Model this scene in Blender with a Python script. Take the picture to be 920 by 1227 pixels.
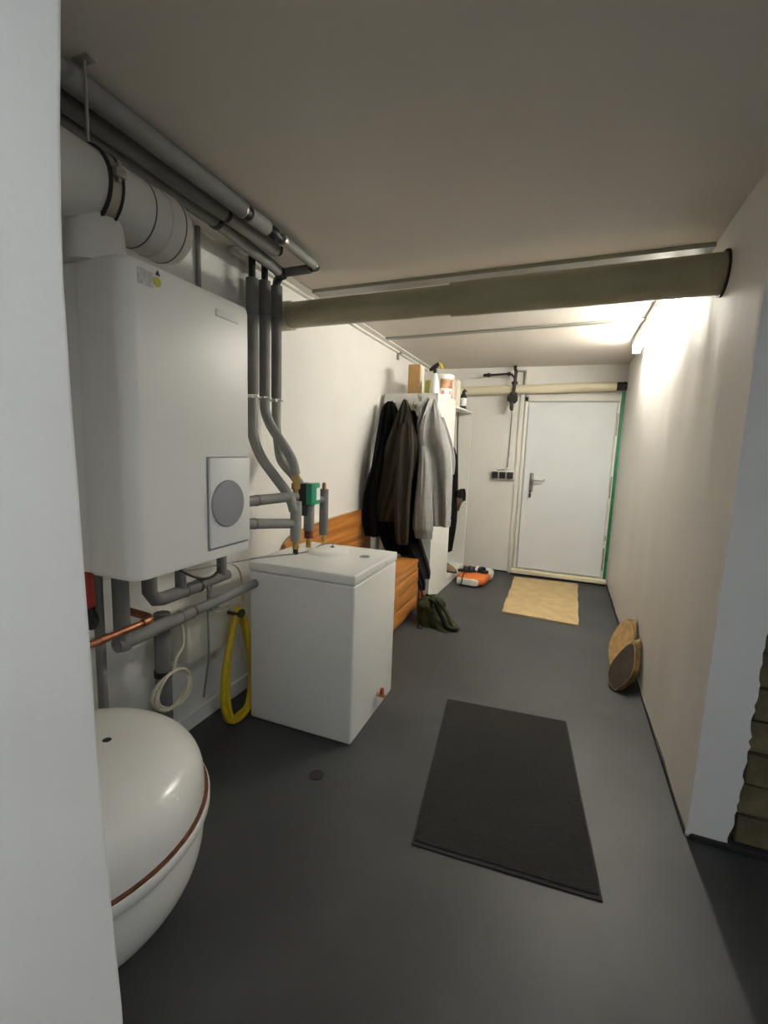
import bpy, bmesh, math, random
from mathutils import Vector, Matrix, noise
random.seed(7)
for o in list(bpy.data.objects): bpy.data.objects.remove(o)
SC = bpy.context.scene
COL = SC.collection

# ------------------------------------------------------------------ camera
FPX, YAW, PIT, ROL, CZ = 549.349, 0.3677, 0.1393, 0.0358, 1.4457
_f = Vector((-math.sin(YAW)*math.cos(PIT), math.cos(YAW)*math.cos(PIT), -math.sin(PIT)))
_r = Vector((math.cos(YAW), math.sin(YAW), 0)); _u = _r.cross(_f)
CR = _r*math.cos(ROL) + _u*math.sin(ROL); CU = -_r*math.sin(ROL) + _u*math.cos(ROL); CF = _f
CAM = Vector((0, 0, CZ))
cd = bpy.data.cameras.new('camera'); cam = bpy.data.objects.new('camera', cd); COL.objects.link(cam)
cd.sensor_fit = 'HORIZONTAL'; cd.sensor_width = 36; cd.lens = FPX/920*36; cd.clip_start = 0.02
cam.matrix_world = Matrix(((CR.x, CU.x, -CF.x, 0), (CR.y, CU.y, -CF.y, 0), (CR.z, CU.z, -CF.z, CZ), (0, 0, 0, 1)))
SC.camera = cam
def at(px, py, ax, val):
    """pixel of the 920x1227 photograph -> point on the plane ax = val"""
    d = CR*((px-460)/FPX) - CU*((py-613.5)/FPX) + CF
    i = 'xyz'.index(ax); return CAM + d*((val-CAM[i])/d[i])

# ------------------------------------------------------------------ world, light, exposure
w = bpy.data.worlds.new('world'); SC.world = w; w.use_nodes = True
w.node_tree.nodes['Background'].inputs[0].default_value = (0.75, 0.85, 1, 1)
w.node_tree.nodes['Background'].inputs[1].default_value = 0.02
vs = SC.view_settings
vs.view_transform = 'Standard'; vs.look = 'None'; vs.gamma = 1; vs.use_curve_mapping = False
vs.exposure = 1.35
def area(name, loc, target, size, sy, power, color):
    l = bpy.data.lights.new(name, 'AREA'); l.shape = 'RECTANGLE'; l.size = size; l.size_y = sy
    l.energy = power; l.color = color
    o = bpy.data.objects.new(name, l); COL.objects.link(o); o.location = loc
    o.rotation_euler = (Vector(target)-Vector(loc)).to_track_quat('-Z', 'Y').to_euler()
    return o
# daylight through the window of the near room, behind the camera
area('window_daylight', (2.98, -0.6, 1.55), (0.0, 0.1, 0.95), 1.3, 0.95, 5, (0.86, 0.94, 1.0))
TUBE_POWER = 47.0      # lit fluorescent tubes (emission of the tube material)
LAMP2_POWER = 29.0      # the second batten lamp, in the near room behind the camera

# ------------------------------------------------------------------ dimensions (metres)
XL, XR, YF, H = -1.66, 0.5586, 5.621, 2.417

# ------------------------------------------------------------------ materials
MATS = {}
def mat(name, col, rough=0.6, metal=0.0, vary=0.0, vscale=4.0, bump=0.0, bscale=60.0, col2=None, coat=0.0, stretch=None, emis=0.0, sheen=0.0):
    m = bpy.data.materials.new(name); m.use_nodes = True; nt = m.node_tree; b = nt.nodes['Principled BSDF']
    b.inputs['Base Color'].default_value = (*col, 1); b.inputs['Roughness'].default_value = rough; b.inputs['Metallic'].default_value = metal
    if coat: b.inputs['Coat Weight'].default_value = coat; b.inputs['Coat Roughness'].default_value = 0.12
    if sheen: b.inputs['Sheen Weight'].default_value = sheen
    if emis:
        b.inputs['Emission Color'].default_value = (*col, 1); b.inputs['Emission Strength'].default_value = emis
    tc = nt.nodes.new('ShaderNodeTexCoord'); src = tc.outputs['Object']
    if stretch:
        mp = nt.nodes.new('ShaderNodeMapping'); mp.inputs['Scale'].default_value = stretch
        nt.links.new(src, mp.inputs['Vector']); src = mp.outputs['Vector']
    if vary or col2:
        n = nt.nodes.new('ShaderNodeTexNoise'); n.inputs['Scale'].default_value = vscale; n.inputs['Detail'].default_value = 5
        nt.links.new(src, n.inputs['Vector'])
        r = nt.nodes.new('ShaderNodeValToRGB')
        c2 = col2 if col2 else tuple(max(0, c*(1-vary)) for c in col)
        c1 = col if col2 else tuple(min(1, c*(1+vary*0.5)) for c in col)
        r.color_ramp.elements[0].position = 0.35; r.color_ramp.elements[1].position = 0.65
        r.color_ramp.elements[0].color = (*c2, 1); r.color_ramp.elements[1].color = (*c1, 1)
        nt.links.new(n.outputs['Fac'], r.inputs['Fac']); nt.links.new(r.outputs['Color'], b.inputs['Base Color'])
    if bump:
        n2 = nt.nodes.new('ShaderNodeTexNoise'); n2.inputs['Scale'].default_value = bscale; n2.inputs['Detail'].default_value = 4
        nt.links.new(src, n2.inputs['Vector'])
        bp = nt.nodes.new('ShaderNodeBump'); bp.inputs['Strength'].default_value = bump; bp.inputs['Distance'].default_value = 0.01
        nt.links.new(n2.outputs['Fac'], bp.inputs['Height']); nt.links.new(bp.outputs['Normal'], b.inputs['Normal'])
    if name.startswith('fabric'): b.inputs['Specular IOR Level'].default_value = 0.12
    MATS[name] = m; return m
mat('plaster', (0.80, 0.79, 0.75), 0.75, vary=0.04, vscale=1.5, bump=0.25, bscale=45)
mat('plaster_rough', (0.80, 0.79, 0.76), 0.55, vary=0.05, vscale=1.2, bump=0.5, bscale=3.2, stretch=(1, 1, 0.45))
mat('plaster_near', (0.80, 0.80, 0.79), 0.8, vary=0.03, vscale=2, bump=0.06, bscale=110)
mat('ceiling_paint', (0.745, 0.695, 0.635), 0.8, vary=0.05, vscale=1.0, bump=0.04, bscale=70)
mat('floor_paint', (0.046, 0.047, 0.049), 0.5, vary=0.25, vscale=2.2, bump=0.08, bscale=30)
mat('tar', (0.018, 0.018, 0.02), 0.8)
mat('block', (0.15, 0.122, 0.068), 0.95, vary=0.4, vscale=9, bump=0.7, bscale=40)
mat('mortar', (0.06, 0.055, 0.03), 0.95, bump=0.6, bscale=60)
mat('steel_paint', (0.30, 0.30, 0.265), 0.45, 0.3)
mat('white_enamel', (0.80, 0.79, 0.75), 0.24)
mat('white_hood', (0.80, 0.79, 0.75), 0.38)
mat('white_enamel_side', (0.78, 0.775, 0.74), 0.35)
mat('white_plastic', (0.80, 0.80, 0.77), 0.4)
mat('white_trim', (0.78, 0.77, 0.72), 0.5)
mat('door_paint', (0.75, 0.79, 0.82), 0.4, vary=0.03, vscale=2)
mat('cream_box', (0.66, 0.63, 0.52), 0.45)
mat('grey_disc', (0.27, 0.27, 0.29), 0.5)
mat('sticker_grey', (0.55, 0.55, 0.54), 0.5, vary=0.3, vscale=90)
mat('sticker_yellow', (0.55, 0.50, 0.05), 0.5)
mat('badge', (0.86, 0.86, 0.84), 0.5)
mat('insulation', (0.175, 0.175, 0.165), 0.75, vary=0.12, vscale=12, bump=0.15, bscale=80)
mat('insulation_light', (0.27, 0.27, 0.255), 0.7, vary=0.1, vscale=12, bump=0.12, bscale=80)
mat('tape_seam', (0.11, 0.11, 0.10), 0.6)
mat('black', (0.012, 0.012, 0.012), 0.5)
mat('black_rubber', (0.02, 0.02, 0.02), 0.8)
mat('dark_iron', (0.045, 0.028, 0.024), 0.55, 0.5)
mat('chrome', (0.62, 0.61, 0.57), 0.25, 1.0)
mat('zinc', (0.40, 0.39, 0.36), 0.45, 0.9)
mat('brass', (0.55, 0.36, 0.12), 0.35, 0.9, vary=0.3, vscale=40)
mat('copper', (0.42, 0.17, 0.09), 0.4, 0.8, vary=0.35, vscale=25)
mat('rust', (0.14, 0.045, 0.02), 0.9, vary=0.5, vscale=30)
mat('red_plastic', (0.38, 0.03, 0.02), 0.45)
mat('green_plastic', (0.01, 0.26, 0.15), 0.4)
mat('green_paint', (0.02, 0.22, 0.10), 0.5, vary=0.3, vscale=9)
mat('duct_white', (0.66, 0.645, 0.60), 0.35, vary=0.06, vscale=6)
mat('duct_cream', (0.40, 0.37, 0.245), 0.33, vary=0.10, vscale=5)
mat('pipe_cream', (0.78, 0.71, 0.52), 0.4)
mat('pine', (0.56, 0.25, 0.062), 0.38, col2=(0.36, 0.125, 0.022), vscale=5, stretch=(1, 0.35, 7), bump=0.08, bscale=30)
mat('pine_red', (0.30, 0.07, 0.025), 0.4, vary=0.3, vscale=6)
mat('melamine', (0.80, 0.80, 0.755), 0.35)
mat('cardboard', (0.52, 0.31, 0.13), 0.85, vary=0.1, vscale=14)
mat('cardboard_pale', (0.80, 0.74, 0.62), 0.8)
mat('olive_yellow', (0.48, 0.44, 0.07), 0.5)
mat('yellow', (0.72, 0.60, 0.05), 0.4)
mat('hose_yellow', (0.62, 0.44, 0.015), 0.4, vary=0.15, vscale=20)
mat('cable_cream', (0.50, 0.47, 0.36), 0.5)
mat('cable_grey', (0.22, 0.22, 0.21), 0.5)
mat('label_print', (0.75, 0.50, 0.40), 0.5, col2=(0.78, 0.72, 0.66), vscale=18)
mat('label_picture', (0.62, 0.33, 0.16), 0.5, col2=(0.22, 0.10, 0.06), vscale=16)
mat('label_red', (0.70, 0.28, 0.28), 0.5)
mat('label_dark', (0.20, 0.10, 0.06), 0.6, vary=0.4, vscale=30)
mat('fabric_black', (0.0045, 0.0045, 0.005), 0.9, bump=0.3, bscale=250)
mat('fabric_navy', (0.016, 0.016, 0.019), 0.85, bump=0.3, bscale=250)
mat('fabric_brown', (0.038, 0.031, 0.024), 0.9, vary=0.15, vscale=12, bump=0.3, bscale=250)
mat('fabric_grey', (0.30, 0.30, 0.29), 0.95, vary=0.08, vscale=30, bump=0.35, bscale=300)
mat('fabric_charcoal', (0.032, 0.032, 0.034), 0.9, bump=0.3, bscale=250)
mat('fabric_olive', (0.042, 0.050, 0.024), 0.9, vary=0.4, vscale=9, bump=0.5, bscale=60)
mat('mat_dark', (0.020, 0.0175, 0.0165), 0.95, vary=0.2, vscale=60, bump=0.8, bscale=260)
mat('mat_border', (0.011, 0.011, 0.012), 0.8)
mat('mat_coir', (0.60, 0.445, 0.23), 0.95, vary=0.12, vscale=9, bump=0.9, bscale=180)
mat('bag_orange', (0.80, 0.20, 0.04), 0.45, bump=0.25, bscale=18)
mat('bag_white', (0.78, 0.76, 0.70), 0.45, vary=0.1, vscale=14, bump=0.25, bscale=18)
mat('shoe_brown', (0.28, 0.18, 0.10), 0.7)
mat('leather_brown', (0.06, 0.032, 0.022), 0.55)
mat('wood_tan', (0.44, 0.28, 0.12), 0.85, vary=0.25, vscale=10, stretch=(4, 4, 1), bump=0.3, bscale=50)
mat('wood_dark_face', (0.060, 0.045, 0.033), 0.9, vary=0.2, vscale=14, bump=0.3, bscale=60)
mat('bark', (0.40, 0.26, 0.09), 0.9, col2=(0.045, 0.03, 0.014), vscale=7, bump=0.8, bscale=30)
mat('tube_glow', (1.0, 0.955, 0.85), 0.5, emis=TUBE_POWER)
mat('tube_glow_near', (0.93, 0.97, 0.99), 0.5, emis=LAMP2_POWER)
m_gl = mat('window_glass', (0.9, 0.95, 1.0), 0.05); m_gl.node_tree.nodes['Principled BSDF'].inputs['Transmission Weight'].default_value = 1.0

# ------------------------------------------------------------------ mesh helpers
class MB:
    def __init__(s): s.bm = bmesh.new()
    def _bev(s, vs_, r, seg):
        if r > 0:
            es = {e for v in vs_ for e in v.link_edges}
            bmesh.ops.bevel(s.bm, geom=list(es), offset=r, segments=seg, affect='EDGES', profile=0.5)
        return s
    def box(s, lo, hi, r=0.0, seg=2, rot=None, piv=None):
        g = bmesh.ops.create_cube(s.bm, size=1)['verts']
        lo, hi = Vector(lo), Vector(hi); c = (lo+hi)/2; d = hi-lo
        for v in g:
            v.co = Vector((v.co.x*d.x, v.co.y*d.y, v.co.z*d.z)) + c
            if rot is not None: v.co = rot @ (v.co-(piv or c)) + (piv or c)
        return s._bev(g, r, seg)
    def tube(s, pts, r, seg=14, cap=True, smooth=0, radii=None, closed=False):
        pts = [Vector(p) for p in pts]
        if smooth: pts, radii = catmull(pts, smooth, radii, closed)
        n = len(pts); rings = []
        t0 = (pts[1]-pts[0]).normalized(); a = Vector((0, 0, 1)) if abs(t0.z) < .9 else Vector((1, 0, 0))
        nrm = (a - t0*a.dot(t0)).normalized()
        for i, p in enumerate(pts):
            if closed: t = (pts[(i+1) % n]-pts[i-1])
            else: t = pts[min(i+1, n-1)]-pts[max(i-1, 0)]
            t.normalize(); nrm = (nrm - t*nrm.dot(t)).normalized(); b = t.cross(nrm)
            rr = radii[i] if radii else r
            rings.append([s.bm.verts.new(p + (nrm*math.cos(k*2*math.pi/seg)+b*math.sin(k*2*math.pi/seg))*rr) for k in range(seg)])
        for i in range(n if closed else n-1):
            A, B = rings[i], rings[(i+1) % n]
            for k in range(seg): s.bm.faces.new((A[k], A[(k+1) % seg], B[(k+1) % seg], B[k]))
        if cap and not closed:
            s.bm.faces.new(rings[0][::-1]); s.bm.faces.new(rings[-1])
        return s
    def cyl(s, a, b, r, r2=None, seg=20):
        return s.tube([a, b], r, seg, radii=[r, r if r2 is None else r2])
    def lathe(s, prof, origin, axis=(0, 0, 1), seg=32):
        """prof: (radius, height) pairs"""
        q = Vector((0, 0, 1)).rotation_difference(Vector(axis)); o = Vector(origin); rings = []
        for (r, h) in prof:
            if r < 1e-6: rings.append([s.bm.verts.new(o + q @ Vector((0, 0, h)))])
            else: rings.append([s.bm.verts.new(o + q @ Vector((r*math.cos(2*math.pi*k/seg), r*math.sin(2*math.pi*k/seg), h))) for k in range(seg)])
        for A, B in zip(rings, rings[1:]):
            for k in range(seg):
                k2 = (k+1) % seg
                f = [A[k % len(A)], A[k2 % len(A)], B[k2 % len(B)], B[k % len(B)]]
                u = []
                for v in f:
                    if v not in u: u.append(v)
                if len(u) > 2: s.bm.faces.new(u)
        for R_ in (rings[0], rings[-1]):
            if len(R_) > 2: s.bm.faces.new(R_ if R_ is rings[-1] else R_[::-1])
        return s
    def prism(s, poly, vec, r=0.0, seg=2):
        vec = Vector(vec); A = [s.bm.verts.new(Vector(p)) for p in poly]; B = [s.bm.verts.new(Vector(p)+vec) for p in poly]; n = len(poly)
        s.bm.faces.new(A[::-1]); s.bm.faces.new(B)
        for i in range(n): s.bm.faces.new((A[i], A[(i+1) % n], B[(i+1) % n], B[i]))
        return s._bev(A+B, r, seg)
    def loft(s, rings, cap=True):
        R_ = [[s.bm.verts.new(Vector(p)) for p in r] for r in rings]
        for A, B in zip(R_, R_[1:]):
            n = len(A)
            for k in range(n): s.bm.faces.new((A[k], A[(k+1) % n], B[(k+1) % n], B[k]))
        if cap: s.bm.faces.new(R_[0][::-1]); s.bm.faces.new(R_[-1])
        return s
def catmull(pts, k, radii=None, closed=False):
    out, ro = [], []
    n = len(pts)
    for i in range(n if closed else n-1):
        g = (lambda j: pts[j % n]) if closed else (lambda j: pts[max(0, min(n-1, j))])
        p0, p1, p2, p3 = g(i-1), g(i), g(i+1), g(i+2)
        for j in range(k):
            t = j/k
            out.append(0.5*((2*p1)+(p2-p0)*t+(2*p0-5*p1+4*p2-p3)*t*t+(3*p1-p0-3*p2+p3)*t**3))
            if radii: ro.append(radii[i]+(radii[min(i+1, n-1)]-radii[i])*t)
    if not closed:
        out.append(pts[-1])
        if radii: ro.append(radii[-1])
    return out, (ro if radii else None)
ORI = {}
def thing(name, loc, label, cat, group=None, kind=None):
    o = bpy.data.objects.new(name, None); COL.objects.link(o); o.location = loc; o.empty_display_size = 0.05
    ORI[o.name] = Vector(loc)
    o['label'] = label
    if kind: o['kind'] = kind
    else: o['category'] = cat
    if group: o['group'] = group
    return o
def obj(name, mb, material, parent=None, smooth=True, label=None, cat=None, group=None, kind=None, angle=35):
    bm = mb.bm; bmesh.ops.recalc_face_normals(bm, faces=bm.faces)
    if parent is None:
        xs = [v.co for v in bm.verts]
        org = Vector(((min(c.x for c in xs)+max(c.x for c in xs))/2, (min(c.y for c in xs)+max(c.y for c in xs))/2, min(c.z for c in xs)))
    else: org = ORI[parent.name]
    for v in bm.verts: v.co -= org
    me = bpy.data.meshes.new(name)
    if smooth:
        for f in bm.faces: f.smooth = True
        for e in bm.edges:
            if len(e.link_faces) == 2 and e.calc_face_angle(0) > math.radians(angle): e.smooth = False
    bm.to_mesh(me); bm.free(); me.materials.append(MATS[material])
    o = bpy.data.objects.new(name, me); COL.objects.link(o)
    if parent is None: o.location = org
    else: o.parent = parent
    ORI[o.name] = org
    if label: o['label'] = label
    if cat: o['category'] = cat
    if group: o['group'] = group
    if kind: o['kind'] = kind
    return o
def structure(name, mb, m, label, smooth=False, parent=None): return obj(name, mb, m, parent, smooth, label, kind='structure' if parent is None else None)

# ================================================================== SETTING
structure('floor', MB().box((-2.2, -2.6, -0.1), (3.0, 5.9, 0)), 'floor_paint', 'dark grey painted concrete floor of the basement corridor')
structure('ceiling', MB().box((-2.2, -2.6, H), (3.0, 5.9, H+0.12)), 'ceiling_paint', 'low off-white painted basement ceiling')
structure('wall_left', MB().box((XL-0.15, 0.36, 0), (XL, YF+0.15, H)), 'plaster', 'white plastered wall behind the boiler and bench')
structure('wall_far', MB().box((XL-0.15, YF, 0), (XR+0.14, YF+0.15, H)), 'plaster', 'white end wall around the door')
# right partition: long plaster face, subdivided and gently uneven
mb = MB(); ny, nz = 60, 26
def wob(y, z): return 0.010*noise.noise((y*1.6, z*0.7, 3.1)) + 0.006*noise.noise((y*5, z*1.2, 8.4))
g = [[mb.bm.verts.new((XR + wob(1.92+(YF-1.92)*i/ny, H*j/nz)*min(1, (ny-i)/6+.2)*min(1, i/6), 1.92+(YF-1.92)*i/ny, H*j/nz)) for j in range(nz+1)] for i in range(ny+1)]
for i in range(ny):
    for j in range(nz): mb.bm.faces.new((g[i][j], g[i][j+1], g[i+1][j+1], g[i+1][j]))
bk = [[mb.bm.verts.new((0.69, y, z)) for z in (0, H)] for y in (1.92, YF)]
mb.bm.faces.new([g[0][j] for j in range(nz+1)] + [bk[0][1], bk[0][0]])
mb.bm.faces.new([g[ny][j] for j in range(nz+1)][::-1] + [bk[1][0], bk[1][1]])
mb.bm.faces.new((bk[0][0], bk[0][1], bk[1][1], bk[1][0]))
WR = structure('wall_right', mb, 'plaster_rough', 'uneven white plastered partition wall on the lamp side', smooth=True)
# plaster skin on the wall end, broken away in a jagged line
mb = MB(); poly = [(XR-0.001, 1.905, 0.02)]
for k in range(121):
    z = 0.03 + k*(H-0.04)/120
    poly.append((0.705 + 0.012*noise.noise((0.3, 4.2, z*6)) + random.uniform(-0.005, 0.005) - (0.012 if z < .08 else 0), 1.905, z))
poly.append((XR-0.001, 1.905, H))
mb.prism(poly, (0, 0.03, 0))
structure('plaster_skin', mb, 'plaster_near', 'broken jagged plaster skin', parent=WR)
# masonry return wall of coarse blocks beyond the broken plaster
WB = structure('wall_near_right', MB().box((0.69, 1.965, 0), (3.0, 2.1, H)), 'mortar', 'bare block masonry wall beyond the broken plaster edge')
bmesh_proto = MB().box((-0.145, -0.02, -0.058), (0.145, 0.02, 0.058), 0.006, 2)
for f in bmesh_proto.bm.verts: f.co += Vector((random.uniform(-.004, .004), random.uniform(-.006, .004), random.uniform(-.004, .004)))
me = bpy.data.meshes.new('block'); bmesh_proto.bm.to_mesh(me); me.materials.append(MATS['block'])
for r in range(19):
    for c in range(4):
        o = bpy.data.objects.new('block', me); COL.objects.link(o); o.parent = WB
        o.location = Vector((0.86 + 0.305*c - (0.12 if r % 2 else 0) + random.uniform(-.006, .006), 1.955+random.uniform(-.006, .006), 0.075+0.1265*r)) - ORI[WB.name]
        if r % 2 and c == 0: o.scale.x = 0.82; o.location.x += 0.03
mb = MB(); mb.box((3.0, -2.6, 0), (3.15, -1.3, H)); mb.box((3.0, 0.1, 0), (3.15, 2.1, H)); mb.box((3.0, -1.3, 0), (3.15, 0.1, 1.0)); mb.box((3.0, -1.3, 2.1), (3.15, 0.1, H))
structure('wall_right_outer', mb, 'plaster', 'white wall of the near room with a window')
wn = thing('window_1', (3.05, -0.6, 1.0), 'white framed basement window of the near room', 'window', kind='structure')
mb = MB()
for (a_, b_) in (((-1.3, 1.0), (-1.24, 2.1)), ((0.04, 1.0), (0.1, 2.1)), ((-1.24, 1.0), (0.04, 1.06)), ((-1.24, 2.04), (0.04, 2.1)), ((-0.63, 1.06), (-0.57, 2.04))): mb.box((3.02, a_[0], a_[1]), (3.08, b_[0], b_[1]))
obj('window_frame', mb, 'white_trim', wn, False)
for y0 in (-1.24, -0.57): obj('window_pane', MB().box((3.045, y0, 1.06), (3.052, y0+0.61, 2.04)), 'window_glass', wn, False)
# near left wall end (the pier the camera looks past), softly bowed plaster arris
mb = MB(); ys = [0.10, 0.36]; rat = [(0.0, -1.300), (0.30, -1.31), (0.68, -1.328), (1.06, -1.386), (1.19, -1.389), (1.335, -1.40), (1.50, -1.412), (1.64, -1.415), (1.76, -1.392), (1.87, -1.362), (2.1, -1.345), (H, -1.34)]
P0 = []
for (z, q) in rat: P0.append((0.36*q, z))
def xe(z):
    for (a, b) in zip(P0, P0[1:]):
        if a[1] <= z <= b[1]: t = (z-a[1])/(b[1]-a[1]); return a[0]+(b[0]-a[0])*t
    return P0[-1][0]
rows = [H*k/48 for k in range(49)]
rings = []
for z in rows:
    x = xe(z) + 0.0012*noise.noise((z*9, 1, 2))
    c = 0.010
    rings.append([(-2.2, 0.10, z), (x-c, 0.10, z), (x, 0.10+c, z), (x, 0.36-c, z), (x-c*.35, 0.36-c*.35, z), (x-c, 0.36, z), (-2.2, 0.36, z)])
mb.loft(rings)
structure('wall_near_left', mb, 'plaster_near', 'white plastered pier end close beside the expansion vessel', smooth=True)
structure('wall_back_left', MB().box((-2.35, -2.6, 0), (-2.2, 0.36, H)), 'plaster', 'white wall of the near room')
structure('wall_back', MB().box((-2.2, -2.6, 0), (3.0, -2.45, H)), 'plaster', 'white back wall of the near room')
# baseboards
structure('baseboard_left', MB().box((XL, 0.37, 0), (XL+0.018, 4.05, 0.085), 0.004), 'plaster', 'low pale plinth along the left wall')
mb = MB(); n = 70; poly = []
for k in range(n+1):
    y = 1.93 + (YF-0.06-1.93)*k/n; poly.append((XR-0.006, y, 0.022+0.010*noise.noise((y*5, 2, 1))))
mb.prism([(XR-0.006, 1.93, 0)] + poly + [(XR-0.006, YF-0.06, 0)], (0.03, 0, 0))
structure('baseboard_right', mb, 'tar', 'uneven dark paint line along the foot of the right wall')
structure('baseboard_near_right', MB().box((XR+0.01, 1.899, 0), (1.6, 1.934, 0.028), 0.006), 'tar', 'dark gap at the foot of the broken plaster')
structure('baseboard_far', MB().box((-1.0, YF-0.010, 0), (-0.47, YF, 0.014)), 'tar', 'dark joint at the foot of the end wall')
# ceiling trims
mb = MB(); mb.box((XL, 2.0, H-0.010), (XL+0.095, YF, H), 0.003); mb.box((XL, 2.0, H-0.026), (XL+0.035, YF, H-0.008), 0.004)
structure('trim_1', mb, 'white_trim', 'white cable trunking along the left ceiling edge')
structure('trim_2', MB().prism([(XL+0.09, 2.672, H-0.020), (XR, 2.595, H-0.020), (XR, 2.69, H-0.020), (XL+0.09, 2.775, H-0.020)], (0, 0, 0.02)), 'steel_paint', 'wide grey steel strip across the ceiling')
structure('trim_3', MB().prism([(XL+0.09, 3.95, H-0.012), (XR, 3.79, H-0.012), (XR, 3.85, H-0.012), (XL+0.09, 4.01, H-0.012)], (0, 0, 0.012)), 'steel_paint', 'narrow grey steel strip across the ceiling')

# ------------------------------------------------------------------ door
DX0, DX1, DZ0, DZ1 = -0.4232, 0.4824, 0.0707, 2.0207
D = thing('door_1', (0.03, YF, 0), 'white flush door with a steel lever handle in the end wall', 'door', kind='structure')
obj('door_leaf', MB().box((DX0, YF-0.025, DZ0+0.012), (DX1, YF-0.002, DZ1), 0.003), 'door_paint', D, False)
mb = MB()
mb.box((DX0-0.105, YF-0.018, 0), (DX0-0.052, YF, 2.12), 0.003); mb.box((DX0-0.046, YF-0.034, 0.05), (DX0-0.008, YF, 2.08), 0.003)
obj('frame_jamb', mb, 'white_trim', D)
obj('frame_jamb', MB().box((DX1+0.006, YF-0.030, 0.05), (DX1+0.034, YF, 2.08), 0.003), 'white_trim', D)
obj('frame_head', MB().box((DX0-0.046, YF-0.034, DZ1+0.006), (DX1+0.034, YF, 2.10), 0.003), 'white_trim', D)
for (z0, z1) in ((0.16, 0.42), (0.50, 0.56), (0.98, 1.22), (1.66, 1.9)):
    obj('worn_patch', MB().box((DX1+0.010, YF-0.0315, z0), (DX1+0.024, YF-0.029, z1)), 'steel_paint', D)
obj('green_edge_strip', MB().box((DX1+0.036, YF-0.04, 0.04), (DX1+0.066, YF, 2.13), 0.004), 'green_paint', D, label='green painted strip at the hinge side')
obj('threshold', MB().box((DX0-0.06, YF-0.10, 0.022), (XR-0.012, YF, DZ0-0.004), 0.006), 'pipe_cream', D)
obj('threshold_gap', MB().box((DX0-0.06, YF-0.085, 0), (XR-0.012, YF, 0.022)), 'tar', D)
mb = MB().box((-0.352, YF-0.036, 0.995), (-0.312, YF-0.024, 1.215), 0.012, 3); pl = obj('handle_plate', mb, 'zinc', D)
obj('handle_lever', MB().tube([(-0.332, YF-0.03, 1.135), (-0.332, YF-0.072, 1.135), (-0.322, YF-0.078, 1.135), (-0.205, YF-0.078, 1.13), (-0.192, YF-0.07, 1.148)], 0.009), 'zinc', pl)
obj('key', MB().cyl((-0.336, YF-0.034, 1.0), (-0.336, YF-0.06, 1.0), 0.010).box((-0.345, YF-0.065, 0.93), (-0.325, YF-0.055, 0.985), 0.004), 'black', pl)

# ================================================================== LAMP
L = thing('tube_lamp', (0.50, 3.78, H-0.03), 'lit white fluorescent batten lamp in the corner of ceiling and right wall', 'lamp')
obj('batten', MB().box((0.452, 3.02, H-0.050), (XR-0.012, 4.54, H), 0.006), 'white_plastic', L)
obj('tube', MB().cyl((0.492, 3.05, H-0.078), (0.492, 4.50, H-0.078), 0.027), 'tube_glow', L)
for y in (3.03, 4.505): obj('tube_holder', MB().box((0.462, y, H-0.108), (0.522, y+0.022, H-0.048), 0.004), 'white_plastic', L)

LX, LY0, LY1 = 0.45, -1.15, 0.28
L = thing('tube_lamp', (LX, -0.43, H-0.03), 'lit white fluorescent trough lamp on the ceiling of the near room', 'lamp')
obj('batten', MB().box((LX-.064, LY0-.04, H-0.045), (LX+.064, LY1+.04, H), 0.003), 'white_plastic', L)
obj('tube', MB().cyl((LX, LY0, H-0.075), (LX, LY1, H-0.075), 0.014), 'tube_glow_near', L)
for x in (LX-.064, LX+.060): obj('side_reflector', MB().box((x, LY0-.04, H-0.100), (x+.004, LY1+.04, H-.04)), 'white_plastic', L)
for y in (LY0-.04, LY1+.02): obj('tube_holder', MB().box((LX-.06, y, H-0.100), (LX+.06, y+.02, H-0.04), 0.002), 'white_plastic', L)

# ================================================================== DUCT ACROSS THE CORRIDOR
L = thing('cross_duct', (-0.5, 2.40, 2.11), 'thick cream plastic duct crossing the corridor under the ceiling', 'duct')
def zc(x): return 2.195 + (x-XL)*0.0075
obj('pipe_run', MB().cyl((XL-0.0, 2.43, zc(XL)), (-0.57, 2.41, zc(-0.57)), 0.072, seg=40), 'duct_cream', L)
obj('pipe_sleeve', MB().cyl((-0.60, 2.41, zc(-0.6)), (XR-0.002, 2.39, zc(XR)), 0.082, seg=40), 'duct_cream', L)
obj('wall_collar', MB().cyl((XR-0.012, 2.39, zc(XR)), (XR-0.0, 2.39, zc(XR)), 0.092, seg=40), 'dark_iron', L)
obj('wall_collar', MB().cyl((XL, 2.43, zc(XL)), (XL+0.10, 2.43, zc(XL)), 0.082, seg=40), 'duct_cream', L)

# ================================================================== WALL BOILER
BX, BY0, BY1, BZ0, BZ1 = -1.0787, 0.900, 1.4032, 1.0482, 1.9117
L = thing('wall_boiler', (-1.36, 1.15, BZ0), 'white wall-hung gas boiler with a round grey button panel', 'boiler')
obj('casing', MB().box((XL+0.002, BY0+0.004, BZ0+0.004), (BX-0.165, BY1-0.003, BZ1-0.004), 0.006), 'white_enamel_side', L)
mb = MB()
prof = []   # hood: plan outline with rounded front corners
R_ = 0.042
def corner(cx, cy, a0, a1, r): return [(cx+r*math.cos(math.radians(a0+(a1-a0)*k/8)), cy+r*math.sin(math.radians(a0+(a1-a0)*k/8))) for k in range(9)]
plan = [(BX-0.168, BY0)] + corner(BX-R_, BY0+R_, -90, 0, R_) + corner(BX-0.012, BY1-0.012, 0, 90, 0.012) + [(BX-0.168, BY1)]
cx, cy = BX-0.08, (BY0+BY1)/2
rings = []
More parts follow.
